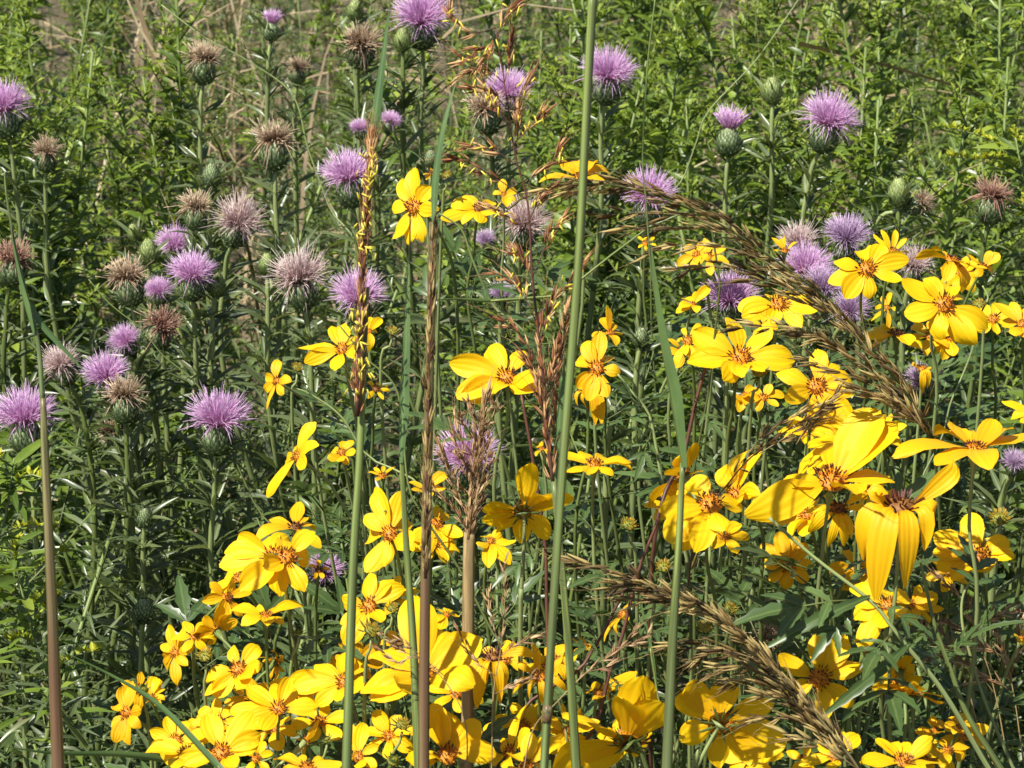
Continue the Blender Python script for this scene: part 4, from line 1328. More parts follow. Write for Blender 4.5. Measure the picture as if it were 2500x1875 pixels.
INV = {(p, s): [involucre_mesh(7 + 3 * i + 50 * p + 100 * s, p, s) for i in range(2)] for p in (0, 1) for s in (0, 1)}
PROTOS_TO_DROP += [o for v in TUFT.values() for o in v] + [o for v in INV.values() for o in v]


def thistle(line):
    head, ax, label = [q.strip() for q in line.split(';')]
    h = head.split()
    cr, cx, cy, D, kd, w = h[0], float(h[1]), float(h[2]), float(h[3]), h[4], float(h[5])
    rng = random.Random(label)
    nr = np.random.default_rng(rng.randrange(10 ** 6))
    axv = [float(q) for q in ax.split()]
    N = facing(axv[0], axv[1], axv[2])
    Wm = w * CROPS[cr][2] * PXM * D
    C = at(cr, cx, cy, D)
    isbud = kd in ('B', 'S')
    if isbud:
        iw = Wm
        top = C + N * iw * .5
    else:
        top = C - N * Wm * .22
        iw = min(Wm * {'P': .54, 'V': .54, 'C': .62, 'F': .56, 'D': .66, 'R': .66}[kd], .03)
    foot_h = top - N * iw * 1.0
    foot = Vector((foot_h.x + rng.uniform(-.09, .09), foot_h.y + rng.uniform(-.02, .12), 0))
    root = thing('thistle', label, 'thistle', foot)
    rot = Matrix.Rotation(rng.uniform(0, 6.28), 4, 'Z')
    if not isbud:
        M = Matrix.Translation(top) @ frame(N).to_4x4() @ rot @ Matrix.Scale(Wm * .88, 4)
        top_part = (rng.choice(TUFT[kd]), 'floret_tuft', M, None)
    else:
        M = Matrix.Translation(top - N * iw * .12) @ frame(N).to_4x4() @ rot @ Matrix.Scale(iw * .42, 4)
        top_part = (TUFT['C'][0], 'bud_tip', M, TIP)
    M = Matrix.Translation(top) @ frame(N).to_4x4() @ rot @ Matrix.Diagonal((iw, iw, iw * (1.15 if isbud else 1.0), 1))
    iv = inst(rng.choice(INV[(1 if kd == 'B' else 0, 1 if kd == 'S' else 0)]), 'involucre', M, root)
    o = inst(top_part[0], top_part[1], top_part[2], iv, 'stuff')
    if top_part[3]:
        o.data = top_part[3]
    pts = [foot_h + N * iw * .05, foot_h - N * .03, foot_h - N * .04 + Vector((0, .0, -.09)), foot_h.lerp(foot, .4) + Vector((rng.gauss(0, .012), rng.gauss(0, .012), 0)), foot_h.lerp(foot, .7), foot]
    path = smooth_path(pts, 5)
    n = len(path)
    V, F, A = tube(path, [.0017 + .0022 * (i / n) for i in range(n)], 6, rng.random())
    mesh_obj('stalk', V, F, M_STEM_PALE if rng.random() < .8 else M_STEM, [(u, 1 - v, q) for u, v, q in A], parent=root)
    # spiny leaves: a ruff under the head, then along the stalk
    P, Dd, L = [], [], []
    for k in range(9):
        a = k * GA + rng.random()
        d = frame(N) @ Vector((math.cos(a), math.sin(a), rng.uniform(.5, 1.6)))
        P.append(tuple(foot_h + N * rng.uniform(-.008, .004))); Dd.append(tuple(d)); L.append(rng.uniform(.016, .034))
    for k in range(84):
        f = rng.uniform(.17, .78)
        p = path[min(n - 1, int(f * n))]
        a = k * GA
        P.append(tuple(p)); Dd.append((math.cos(a), math.sin(a), rng.uniform(.3, 1.3))); L.append(rng.uniform(.013, .026) + .042 * f)
    L = np.array(L)
    V, F, A = leaves(np.array(P), np.array(Dd), L, L * nr.uniform(.11, .18, len(L)), nr.uniform(.0, .45, len(L)), nr.random(len(L)), fold=.35, roll=nr.normal(0, .4, len(L)))
    mesh_obj('foliage', V, F, M_GREY, A, parent=root, kind='stuff')
    return root


_t = Acc()
_r = random.Random(3)
for k in range(70):
    a, e = k * GA, .15 * math.sqrt(k / 70)
    s = Vector((math.cos(a), math.sin(a), 0)) * .35 * math.sqrt(k / 70)
    _t.add(tube([s + Vector((0, 0, -.2)), s * 1.0 + Vector((0, 0, .25)), s * .8 + Vector((0, 0, .5 - .3 * k / 70))], [.05, .045, .02], 3, _r.random()))
_m = floret_mat('bud_tip', (.4, .42, .16), (.55, .52, .28), (.75, .68, .55), .2)
_o = _t.build('bud_tip', [_m], kind='stuff')
TIP = _o.data
PROTOS_TO_DROP.append(_o)

THISTLES = '''
A 10 630 2.2 P 330; -.1 .9 .3; lilac thistle in bloom above a dry brown thistle head and beside goldenrod stems
A 295 925 2.3 D 200; .1 .8 .5; small dry brown thistle head just below a lilac bloom, against goldenrod leaves
A 1300 330 2.35 D 230; .1 .95 .2; tan dry thistle head on a long pale stalk crossed by a thin green branch
A 1725 115 2.4 C 170; .1 .95 .2; small lilac thistle on a tall narrow bud, behind the leafy green branch
A 1890 400 2.45 D 150; .1 .9 .3; small pale dry thistle head behind the leafy green branch
A 1735 840 2.2 D 270; 0 .97 .2; golden tan dry thistle head with a round green base, standing alone
Z 752 365 2.05 P 112; -.1 .9 .3; shaggy lilac thistle touching the spike of the yellow-anthered grass
A 1340 1110 2.2 S 120; .1 .9 .3; spiny green thistle bud above two brown thistle heads
A 1250 1270 2.15 D 220; .1 .9 .3; brown dry thistle head below the spiny green bud
A 1520 1370 2.08 F 285; .25 .7 .55; big faded pinkish thistle head with brown ribbons hanging below
A 850 1470 2.2 B 90; -.2 .9 .3; slim yellow-tipped thistle bud behind a taller green one
A 940 1590 2.12 B 125; 0 .97 .2; tall green thistle bud with a yellow tip, between dry and lilac heads
A 1100 1520 2.18 P 220; .0 .8 .5; pale lilac thistle half hidden by a bare dark twig
A 100 1590 2.15 R 265; .2 .85 .4; reddish brown dry thistle head behind a thin pale grass stalk
D 1210 90 2.0 P 285; .0 .9 .4; bright lilac thistle with a round dark green base among buds
D 800 100 2.02 D 270; -.1 .9 .3; light brown dry thistle head on a scaly green base, next to a bright lilac bloom
D 1370 190 2.02 B 120; .1 .95 .2; plain green thistle bud right next to the bright lilac bloom
D 1690 60 2.08 B 105; 0 .97 .2; green thistle bud beside the large pinkish faded head
D 1895 105 2.0 F 330; -.1 .9 .3; large pinkish faded thistle head with curling threads
E 130 225 1.98 P 320; .0 .8 .5; lilac thistle split by the anther-covered brown grass spike
D 1000 210 2.1 P 170; 0 .8 .5; small lilac thistle peeking out beneath a dry brown head
D 1050 420 1.98 R 265; .45 .65 .5; rusty wind-blown thistle head with threads swept sideways
D 780 530 2.0 P 195; -.3 .7 .6; lilac thistle crossed by a dark bare branch
D 370 670 1.98 F 230; -.3 .85 .4; peach-coloured faded thistle head leaning over, beside a grass leaf
D 665 730 1.96 P 275; -.1 .85 .5; lilac thistle partly covered by a brown dry head
D 785 850 1.93 D 255; .0 .95 .3; brown dry thistle head in front of a lilac bloom
D 150 985 1.9 P 385; -.05 .93 .3; large lilac thistle on a dark round base behind the tall stalk
D 1390 1000 1.92 P 375; .1 .92 .35; large shaggy lilac thistle standing alone above dark leaves
D 680 1110 2.0 D 160; -.3 .3 .8; drooping small brown thistle head low among grey leaves
G 920 70 1.95 S 105; .1 .9 .4; small pale spiny thistle bud deep among dark leaves
G 910 660 1.8 S 135; .1 .9 .4; spiny round thistle bud with bristling bracts low among leaves
G 140 880 1.8 S 120; 0 .95 .3; round grey-green thistle bud beside the reddish grass stalk
G 2065 390 1.75 P 215; .3 .6 .7; lilac thistle behind a small dark-centred yellow cup
B 530 70 2.35 P 350; .0 .75 .6; wide pink-lilac thistle whose threads spread flat, beside the rusty panicle tip
B 150 235 2.3 D 270; .1 .6 .75; brown curly dry thistle head next to the narrow leaf tip
B 110 60 2.4 B 105; .05 .97 .1; tall pale green thistle bud above a brown curly head
B 410 250 2.35 B 115; 0 .97 .2; yellow-green thistle bud under the wide pink-lilac bloom
B 1080 545 2.25 P 290; .0 .8 .5; lilac thistle partly covered by the rusty grass panicle
B 930 640 2.2 D 255; -.1 .8 .55; tan dry thistle head partly covered by the rusty grass panicle
B 1720 425 2.25 P 325; .1 .85 .45; lilac thistle touching the tall smooth green stem
B 1970 1200 1.98 P 335; .05 .85 .5; lilac thistle rising just behind the arching golden seed head
B 340 750 2.3 P 130; .3 .85 .3; small lilac thistle tuft right beside the narrow leaf blade
B 130 795 2.3 P 120; -.2 .85 .3; small lilac thistle tuft on the other side of the narrow leaf blade
B 590 1005 2.05 S 90; 0 .95 .3; green spiny thistle bud above a half-open yellow flower
B 1190 1380 2.0 F 285; .1 .75 .6; greyish faded thistle head tangled behind the rusty panicle
B 930 1500 2.05 V 125; -.2 .7 .6; tiny mauve thistle tuft behind the lower rusty panicle
E 1030 230 2.0 V 140; 0 .7 .6; small mauve thistle tuft behind the rusty spikelets and above the bright yellow flower
C 345 765 2.25 C 265; .05 .97 .2; small neat lilac thistle opening like a cup on a green base
C 610 570 2.3 B 130; .0 .98 .15; tall pale thistle bud on a long straight stalk beside the cup-shaped bloom
C 990 720 2.2 P 345; .25 .85 .4; large lilac thistle leaning slightly, in front of dry brown litter
C 1410 1215 2.1 B 140; 0 .98 .2; plump green thistle bud next to a sideways dry head
C 1590 1270 2.1 D 165; .8 .4 .4; dry thistle head bent sideways beside a plump green bud
C 2010 1195 2.1 R 255; .1 .95 .3; rusty dry thistle head on a scaly green base near the goldenrod plume
C 770 1510 1.95 F 245; -.1 .85 .45; pale fluffy faded thistle head behind a star-shaped yellow flower
C 1090 1465 1.98 V 285; .1 .8 .5; dusky mauve thistle in shade under a grey curled leaf
F 830 310 1.9 P 305; .1 .85 .5; vivid lilac thistle between the seed head and the eight-petalled yellow flower
F 945 430 1.88 V 255; .2 .8 .5; pale mauve thistle squeezed behind the arching seed head
F 350 500 1.88 P 325; .0 .85 .5; wide lilac thistle under the seed head, above the flat yellow flower
F 1510 300 1.95 F 205; .1 .85 .45; greyish faded thistle behind two yellow flowers
F 1120 590 1.85 V 225; .2 .6 .7; mauve thistle with straggling threads below the eight-petalled flower
F 1560 1045 1.8 V 225; .1 .8 .5; mauve thistle behind a withered hanging yellow flower
E 820 1240 1.75 P 375; -.05 .8 .55; large lilac thistle behind the tan feathery panicle
I 600 820 1.6 D 240; .2 .6 .7; dark shaggy dry thistle head under serrated leaves
I 505 440 1.65 S 105; .1 .9 .4; dark green scaly thistle bud beside a small orange-yellow flower
F 2150 1560 1.6 V 160; .1 .7 .6; pale mauve thistle tuft under the broad bowl-shaped yellow flower
E 1920 525 1.85 S 100; .1 .95 .3; grey-green thistle bud beside the wide green leaf blade
E 1740 1010 1.8 S 85; .1 .9 .4; small pale spiny bud below a withered hanging flower
'''
for ln in THISTLES.strip().splitlines():
    thistle(ln)

# ------------------------------------------------------------------ grasses in front
def pts_of(cr, s, D, D1=None):
    P = [tuple(float(q) for q in w.split(',')) for w in s.split()]
    D1 = D if D1 is None else D1
    n = max(1, len(P) - 1)
    return [at(cr, x, y, D + (D1 - D) * i / n) for i, (x, y) in enumerate(P)]


PART = [None]                                             # the stem or branch built last: its spikelets go under it


def culm(root, cr, s, D, w0, w1, material, name='stem', D1=None, sides=8, to_ground=True):
    """stem listed from its lower end upwards; widths in pixels of that crop"""
    P = pts_of(cr, s, D, D1)
    k = CROPS[cr][2] * PXM * D * .5
    if to_ground:
        d = (P[0] - P[1]).normalized()
        g = root.location
        P = [Vector((g.x, g.y, 0)), P[0].lerp(g, .55) + Vector((0, 0, 0)), P[0] + d * min(.1, (P[0] - g).length * .12)] + P
    path = smooth_path(P, 6)
    n = len(path)
    base = 12 + 6 if to_ground else 0
    rad = [(w0 if i < base else w0 + (w1 - w0) * (i - base) / max(1, n - 1 - base)) * k for i in range(n)]
    V, F, A = tube(path, rad, sides, R_.random())
    PART[0] = mesh_obj(name, V, F, material, A, parent=root)
    if to_ground and w0 >= 18 and cr == 'Z':              # swollen joints
        for f in (.42,):
            i = int(f * (n - 1))
            t = (path[i + 1] - path[i]).normalized()
            Vj, Fj, Aj = tube([path[i] - t * .004, path[i] - t * .001, path[i] + t * .002, path[i] + t * .005], [rad[i], rad[i] * 1.22, rad[i] * 1.18, rad[i]], sides, .2)
            mesh_obj('joint', Vj, Fj, M_CULM_BROWN, Aj, parent=PART[0])
    return path


def grass_root(name, label, cat, cr, x, y, D, group=None, dx=0., dy=.03):
    p = at(cr, x, y, D)
    return thing(name, label, cat, Vector((p.x + dx, p.y + dy, 0)), group)


def blade(root, cr, s, D, w, face=.5, material=None, D1=None, name='leaf_blade'):
    """strip with a folded midrib; first point is where it leaves the stem"""
    path = smooth_path(pts_of(cr, s, D, D1), 6)
    n = len(path)
    V, F, A = [], [], []
    r = R_.uniform(.3, 1)
    for i, p in enumerate(path):
        t = (path[min(i + 1, n - 1)] - path[max(i - 1, 0)]).normalized()
        q = i / (n - 1)
        view = (p - EYE).normalized()
        sd = t.cross(view).normalized()
        nr = sd.cross(t)
        a = face + .5 * q
        sd, nr = sd * math.cos(a) + nr * math.sin(a), nr * math.cos(a) - sd * math.sin(a)
        hw = w * CROPS[cr][2] * PXM * D * .5 * (min(1, .3 + 2.8 * q) * (1 - q ** 2.2) + .03) / max(.45, math.cos(face))
        for u in (-1, -.5, 0, .5, 1):
            V.append(p + sd * hw * u + nr * hw * abs(u) * .35)
            A.append(((u + 1) / 2, q, r))
    for i in range(n - 1):
        for j in range(4):
            b = i * 5 + j
            F.append((b, b + 1, b + 6, b + 5))
    return mesh_obj(name, V, F, material or M_BLADE, A, parent=root)


def spikelet_mesh(seed, material, awn):
    """spindle of two glumes pointing along +Z, unit length"""
    rng = random.Random(seed)
    ac = Acc()
    r = (seed % 20) / 4
    ac.add(tube([Vector((0, 0, 0)), Vector((.01, 0, .25)), Vector((.015, 0, .6)), Vector((0, 0, 1))], [.025, .075, .062, .008], 5, r, .75))
    ac.add(tube([Vector((.05, 0, .02)), Vector((.13, .02, .35)), Vector((.16, .03, .85))], [.03, .06, .008], 4, min(1, r + .3), .6))
    if awn:
        b = rng.uniform(-.4, .4)
        ac.add(tube([Vector((0, 0, .9)), Vector((b * .15, .05, 1.5)), Vector((b, .2, 2.0))], [.012, .009, .004], 3, .9))
    return ac.build('spikelet', [material])


SPK = {'rust': [spikelet_mesh(i, M_SPIKE_RUST, True) for i in range(5)],
       'gold': [spikelet_mesh(20 + i, M_SPIKE_GOLD, i > 0) for i in range(5)],
       'tan': [spikelet_mesh(40 + i, M_SPIKE_TAN, i > 0) for i in range(5)]}
PROTOS_TO_DROP += [o for v in SPK.values() for o in v]


def spikelets(root, path, kind, n, L, spread, rng, jitter=.0, along=(0, 1), part=None):
    """spikelets leaning forward along a branch"""
    m_ = len(path)
    part = part or PART[0]
    for k in range(n):
        f = along[0] + (along[1] - along[0]) * (k + rng.random()) / n
        x = f * (m_ - 1)
        i = min(m_ - 2, int(x))
        p = path[i].lerp(path[i + 1], x - i)
        t = (path[i + 1] - path[i]).normalized()
        o = t.orthogonal().normalized()
        o.rotate(Matrix.Rotation(k * GA + rng.uniform(-.4, .4), 3, t))
        d = (t + o * rng.uniform(.1, 1.3) * spread + Vector((rng.gauss(0, .1), rng.gauss(0, .1), rng.gauss(-.05, .12)))).normalized()
        p = p + o * jitter * rng.random()
        M = Matrix.Translation(p) @ frame(d).to_4x4() @ Matrix.Rotation(rng.uniform(0, 6.28), 4, 'Z') @ Matrix.Scale(L * rng.uniform(.75, 1.25), 4)
        inst(rng.choice(SPK[kind]), 'spikelet', M, part)


def anthers(root, points, rng, L=.0042):
    ac = Acc()
    for p in points:
        d = Vector((rng.gauss(0, .45), rng.gauss(0, .3), -1)).normalized()
        if rng.random() < .35:
            d = Vector((rng.gauss(0, .6), rng.gauss(0, .3), rng.uniform(-.2, .9))).normalized()
        q = p + Vector((rng.gauss(0, .002), -abs(rng.gauss(0, .0015)), 0))
        l = L * rng.uniform(.8, 1.35)
        ac.add(tube([q, q + d * l * .5, q + d * l], [.0003, .00052, .0003], 4, rng.random()))
    ac.build('anthers', [M_ANTHER], root, 'stuff')


rng = random.Random(5)
# tall stalk at the side: green, reddish streaked foot, thin tip
g = grass_root('grass_stalk', 'tall grass stalk with a thick red-brown streaked foot in front of the large lilac thistle', 'grass', 'Z', 128, 1659, 1.3)
culm(g, 'Z', '126,1680 112,1300 98,1000 93,860', 1.3, 29, 13, M_CULM_BROWN)
culm(g, 'Z', '93,870 82,740 60,650 34,540 14,420 10,370', 1.302, 12, 3, M_CULM, name='tip', to_ground=False)
blade(g, 'Z', '62,650 95,705 150,765 190,810', 1.305, 15, .4)
blade(g, 'Z', '72,720 40,600 20,480', 1.3, 14, .9)
# brown spike with yellow anthers and a narrow flag leaf
g = grass_root('grass_stalk', 'green grass stalk bearing a thin brown spike dotted with yellow anthers', 'grass', 'Z', 748, 1659, 1.3)
culm(g, 'Z', '748,1680 762,1250 776,1000 786,760 792,620', 1.3, 22, 12, M_CULM)
pth = culm(g, 'Z', '771,900 778,700 788,500 798,380 802,300', 1.295, 11, 4, M_STEM_RED, name='spike', to_ground=False)
spikelets(g, pth, 'rust', 150, .0085, .2, rng, .001)
blade(g, 'Z', '800,360 812,240 826,130 842,5', 1.3, 22, .2)
an = []
for k in range(90):
    f = rng.choice([rng.uniform(.1, .35), rng.uniform(.45, .95)]) * (len(pth) - 1)
    an.append(pth[int(f)] + Vector((rng.gauss(0, .002), -.003, 0)))
anthers(g, an, rng)
# green stalk whose leaf hugs the stem
g = grass_root('grass_stalk', 'green grass stalk with a narrow leaf blade clasping it, paired with the brown stalk', 'grass', 'Z', 905, 1659, 1.32)
culm(g, 'Z', '906,1680 893,1400 876,1150 866,960', 1.32, 22, 9, M_CULM)
blade(g, 'Z', '866,1000 872,850 878,700 884,560', 1.318, 24, .35)
culm(g, 'Z', '872,760 884,560 886,460', 1.325, 6, 2.5, M_STEM, name='tip', to_ground=False)
# thick brown stalk
g = grass_root('grass_stalk', 'thick brown grass stalk with a gold-edged sheath, paired with a green stalk', 'grass', 'Z', 915, 1659, 1.27)
pth = culm(g, 'Z', '915,1680 917,1400 922,1100 928,800 936,480', 1.27, 25, 18, M_CULM_BROWN)
pth2 = culm(g, 'Z', '919,1250 922,1050 928,760 937,480', 1.262, 7, 4, M_STEM_RED, name='spike', to_ground=False)
spikelets(g, pth2, 'gold', 90, .0085, .16, rng, .001)
blade(g, 'Z', '936,500 940,380 958,270 988,165', 1.268, 17, .3)
# tall smooth green stem through the whole picture
g = grass_root('grass_stalk', 'tall smooth green grass stem standing alone, rising past the arching seed head', 'grass', 'Z', 1174, 1659, 1.25)
culm(g, 'Z', '1174,1680 1196,1300 1216,1000 1246,620 1264,300 1282,-40', 1.25, 19, 19, M_CULM)
# rusty open panicle
g = grass_root('grass_stalk', 'green grass stalk carrying a loose rust-coloured panicle with yellow anthers', 'grass', 'Z', 1246, 1659, 1.33)
culm(g, 'Z', '1246,1680 1232,1450 1216,1250 1196,1040', 1.33, 21, 12, M_CULM)
blade(g, 'Z', '1203,1100 1206,950 1214,800 1216,690', 1.34, 19, .3)
ax_s = '1194,1045 1180,900 1168,760 1150,600 1140,440 1112,330 1090,180 1070,60'
pth = culm(g, 'Z', ax_s, 1.335, 8, 2, M_STEM_RED, name='panicle_axis', to_ground=False)
axis_part = PART[0]
BR = ['1182,920 1200,820 1215,740 1225,670', '1178,900 1160,820 1140,770', '1172,800 1120,720 1080,690', '1160,700 1120,620 1070,590', '1158,690 1200,640 1240,600 1262,560',
      '1150,600 1175,540 1190,500 1220,470', '1150,620 1130,560 1110,540', '1145,500 1100,470 1060,445', '1143,480 1165,430 1200,400', '1135,430 1080,390 1010,350 975,345',
      '1135,430 1150,380 1195,350 1210,310', '1120,360 1060,320 1000,318', '1112,330 1120,280 1118,240', '1105,270 1070,230 1040,170', '1100,240 1130,200 1150,160', '1090,180 1050,150 1000,160',
      '1090,180 1100,130 1105,80', '1080,120 1040,100 1010,130 990,120', '1075,80 1090,40 1120,5', '1070,60 1020,70 980,40 970,20', '1070,60 1060,100 1040,140', '1165,740 1180,690 1195,640',
      '1176,860 1195,800 1206,740', '1184,940 1172,880 1160,830', '1188,980 1200,900 1210,840', '1100,240 1060,200 1010,190', '1110,310 1150,270 1175,240']
an = []
for k, s in enumerate(BR):
    b = culm(g, 'Z', s, 1.335 + rng.gauss(0, .012), 3, 1.5, M_STEM_RED, name='branch', to_ground=False, sides=4)
    dense = 13 if k in (0, 1, 22, 23, 24) else 9
    spikelets(g, b, 'rust', dense, .0085, .4, rng, .001, (.25, 1))
    if k not in (0, 1, 2, 22, 23, 24):
        for j in range(6):
            an.append(b[int(rng.uniform(.4, 1) * (len(b) - 1))])
spikelets(g, pth, 'rust', 46, .008, .3, rng, .001, (0, .35), axis_part)
anthers(g, an, rng)
# stalk with a wide folded leaf
g = grass_root('grass_stalk', 'green grass stalk with a wide dark leaf blade standing beside the large cupped flower', 'grass', 'Z', 1440, 1659, 1.28)
culm(g, 'Z', '1440,1680 1452,1400 1466,1180 1475,1000', 1.28, 24, 12, M_CULM)
blade(g, 'Z', '1476,1010 1452,860 1424,720 1410,600 1404,510', 1.275, 34, .95)
culm(g, 'Z', '1440,780 1408,590 1396,440 1388,330 1398,150 1416,-10', 1.285, 5, 3, M_STEM, name='tip', to_ground=False, sides=5)
# dead tan stake with a feathery tan panicle
g = grass_root('grass_stalk', 'thick dead tan stalk topped by a feathery tan panicle among yellow flowers', 'grass', 'Z', 1010, 1570, 1.42)
culm(g, 'Z', '1010,1600 1011,1400 1012,1250 1014,1150', 1.42, 28, 25, M_CULM_TAN)
pth = culm(g, 'Z', '1012,1165 1018,1060 1032,960 1052,850', 1.418, 10, 3, M_CULM_TAN, name='panicle_axis', to_ground=False)
spikelets(g, pth, 'tan', 60, .008, .3, rng, .002)
for k in range(16):
    f = .04 + .8 * k / 16
    p = pth[int(f * (len(pth) - 1))]
    s = -1 if k % 2 else 1
    w_ = rng.uniform(.3, 1.7)
    b = [p, p + Vector((s * .006 * w_, rng.gauss(0, .003), .014)), p + Vector((s * .012 * w_ * (1.2 - f), rng.gauss(0, .006), .036 * rng.uniform(.7, 1.2) * (1.2 - f)))]
    V, F, A = tube(b, .0004, 4)
    PART[0] = mesh_obj('branch', V, F, M_CULM_TAN, A, parent=g)
    spikelets(g, smooth_path(b, 4), 'tan', 12, .007, .4, rng, .001)


def arching(label, base_s, D, axis_s, branches, kind, n_axis, n_branch, L, foot, wax=9, D1=None, stem_m=None):
    g = grass_root('seed_head_grass', label, 'grass', 'Z', *foot, D)
    pth = culm(g, 'Z', axis_s, D, wax, 2.5, stem_m or M_CULM_TAN, name='stem', to_ground=True, D1=D1)
    D = (D + (D1 or D)) / 2
    spikelets(g, pth, kind, n_axis, L, .34, rng, .0025, (.4, 1))
    for s, n in branches:
        b = culm(g, 'Z', s, D + rng.gauss(0, .008), 3, 1.2, M_CULM_TAN, name='branch', to_ground=False, sides=4)
        spikelets(g, b, kind, n or n_branch, L, .36, rng, .002, (.1, 1))
    return g


arching('golden brown feathery seed head arching over the yellow flowers', None, 1.56,
        '2040,1300 2022,1010 2008,930 1920,800 1800,660 1650,545 1500,455 1350,405 1240,395',
        [('1480,445 1380,402 1250,392 1120,430', 17), ('1560,480 1430,415 1290,410 1200,418', 13), ('1620,520 1500,470 1380,460 1280,468', 13), ('1700,590 1560,500 1440,492 1340,500', 15), ('1720,600 1590,540 1460,530 1400,545', 11),
         ('1780,650 1650,600 1560,575 1450,585', 15), ('1830,700 1740,640 1660,610 1590,600', 10), ('1800,690 1720,640 1620,560', 10), ('1860,740 1760,640 1690,580', 12), ('1900,790 1830,700 1760,650', 12),
         ('1900,810 1790,740 1700,710 1590,702', 14), ('1940,840 1850,780 1780,735 1720,720', 13), ('1960,870 1880,830 1800,800 1740,770', 11), ('1990,920 1900,860 1830,840', 10), ('1995,925 1940,860 1870,780', 12),
         ('2000,935 1960,890 1900,850', 9), ('1990,900 1950,820 1900,770', 9), ('1650,545 1580,480 1480,430', 9)],
        'gold', 80, 12, .0118, (2050, 1659), 7, 1.28, M_STEM)
arching('small brown side branch of seeds lying across a yellow flower, on a thin dark stem', None, 1.56,
        '1480,1300 1510,1120 1560,1060 1620,990 1700,930 1780,880',
        [('1600,1000 1660,930 1740,890 1800,870', 12), ('1640,980 1720,930 1780,890', 9), ('1700,930 1760,900 1820,840', 8), ('1720,960 1750,910 1780,880', 6)],
        'gold', 16, 8, .0105, (1480, 1659), 4, 1.32, M_STEM_RED)
arching('dark brown drooping seed head low in front of the yellow flowers', None, 1.3,
        '1880,1720 1840,1640 1760,1540 1700,1470 1620,1400 1540,1330 1440,1285 1330,1260',
        [('1440,1285 1360,1245 1290,1225 1235,1215', 13), ('1500,1310 1420,1265 1360,1260 1310,1275', 10), ('1560,1340 1480,1300 1400,1295 1340,1292', 12), ('1620,1400 1540,1320 1480,1310', 9), ('1650,1430 1560,1400 1500,1390 1450,1400', 13),
         ('1690,1470 1600,1420 1540,1410 1500,1430', 13), ('1720,1500 1640,1450 1580,1440 1530,1460', 13), ('1760,1550 1680,1490 1620,1470 1570,1480', 13), ('1790,1590 1720,1520 1640,1500', 12), ('1800,1600 1730,1560 1660,1550 1610,1560', 12),
         ('1820,1620 1760,1560 1700,1500', 12), ('1840,1650 1800,1590 1740,1530', 12), ('1850,1660 1780,1610 1700,1590', 10), ('1700,1480 1640,1400 1580,1360', 10)],
        'gold', 80, 10, .0112, (1890, 1759), 8, None, M_CULM_BROWN)


def sprig(label, stem_s, D, branches, kind, foot, L=.006, material=None):
    g = grass_root('dry_grass', label, 'grass', 'Z', *foot, D)
    pth = culm(g, 'Z', stem_s, D, 3.5, 1.5, material or M_CULM_TAN, sides=5)
    spikelets(g, pth, kind, 14, L, .4, rng, .0005, (.7, 1))
    for s in branches:
        b = culm(g, 'Z', s, D, 2, 1, material or M_CULM_TAN, name='branch', to_ground=False, sides=4)
        spikelets(g, b, kind, 9, L, .45, rng, .0006, (.2, 1))
    return g


sprig('thin dry grass sprig with tiny pale seeds beside the tan stake', '1062,1659 1066,1500 1082,1400 1090,1300 1090,1210', 1.36, ['1078,1420 1120,1390 1170,1370', '1070,1460 1020,1420 990,1360', '1080,1400 1060,1330 1055,1280', '1066,1500 1110,1480 1150,1460'], 'tan', (1060, 1759))
sprig('thin dry grass sprig slanting across the red-brown stem', '1120,1720 1150,1580 1200,1520 1270,1450 1340,1400 1390,1340', 1.33, ['1270,1450 1310,1440 1340,1400', '1330,1400 1370,1390 1400,1370'], 'tan', (1140, 1759))
sprig('thin brown grass sprig lying over the largest long-petalled yellow flower', '1010,1720 1005,1560 960,1470 900,1420 860,1430 815,1400', 1.3, ['960,1460 890,1400 860,1380', '900,1420 860,1400 830,1370'], 'tan', (1030, 1759), .005)
for i, (s, br, ft) in enumerate([('2180,1659 2150,1500 2120,1400 2080,1300 2030,1250', ['2150,1500 2110,1450 2080,1430', '2120,1400 2080,1360 2040,1340', '2100,1360 2150,1330 2190,1320'], (2190, 1759)),
                                 ('2210,1640 2190,1500 2170,1420 2140,1330', ['2190,1500 2150,1470 2110,1470', '2180,1460 2200,1400 2205,1350', '2170,1420 2130,1400 2090,1400'], (2212, 1759)),
                                 ('2120,1600 2080,1450 2030,1350 1990,1290', ['2080,1450 2040,1420 2000,1420', '2050,1390 2010,1380 1990,1350'], (2130, 1700))]):
    sprig(['straw-coloured dry grass with drooping seeds beside the ragged yellow flower', 'straw-coloured dry grass with upright seeds behind the ragged yellow flower', 'straw-coloured dry grass with sparse seeds behind the fringed-disc flower'][i], s, 1.52, br, 'tan', ft, .0095)

# single blades of grass
for lb, s, D, D1, w in [('long pale green grass blade slanting in front of the lower yellow flowers', '520,1700 470,1655 350,1530 250,1465 120,1400', 1.26, 1.3, 16),
                        ('green grass blade lying almost level low among the leaves', '480,1665 380,1645 260,1630 120,1628 0,1612', 1.45, 1.4, 18),
                        ('thin green grass blade rising between the paired seed heads and stems', '1420,1500 1405,1400 1385,1310 1378,1240', 1.4, 1.4, 9),
                        ('level green grass blade crossing behind the brown grass stalk', '1190,640 1060,650 980,646 890,655', 1.55, 1.55, 9)]:
    p = at('Z', *[float(q) for q in s.split()[0].split(',')], D)
    g = thing('wild_grass', lb, 'grass', Vector((p.x + .02, p.y + .03, 0)))
    culm(g, 'Z', ' '.join(s.split()[:2]), D, 5, 5, M_CULM, name='stem', sides=5)
    blade(g, 'Z', s, D, w, .35, D1=D1)

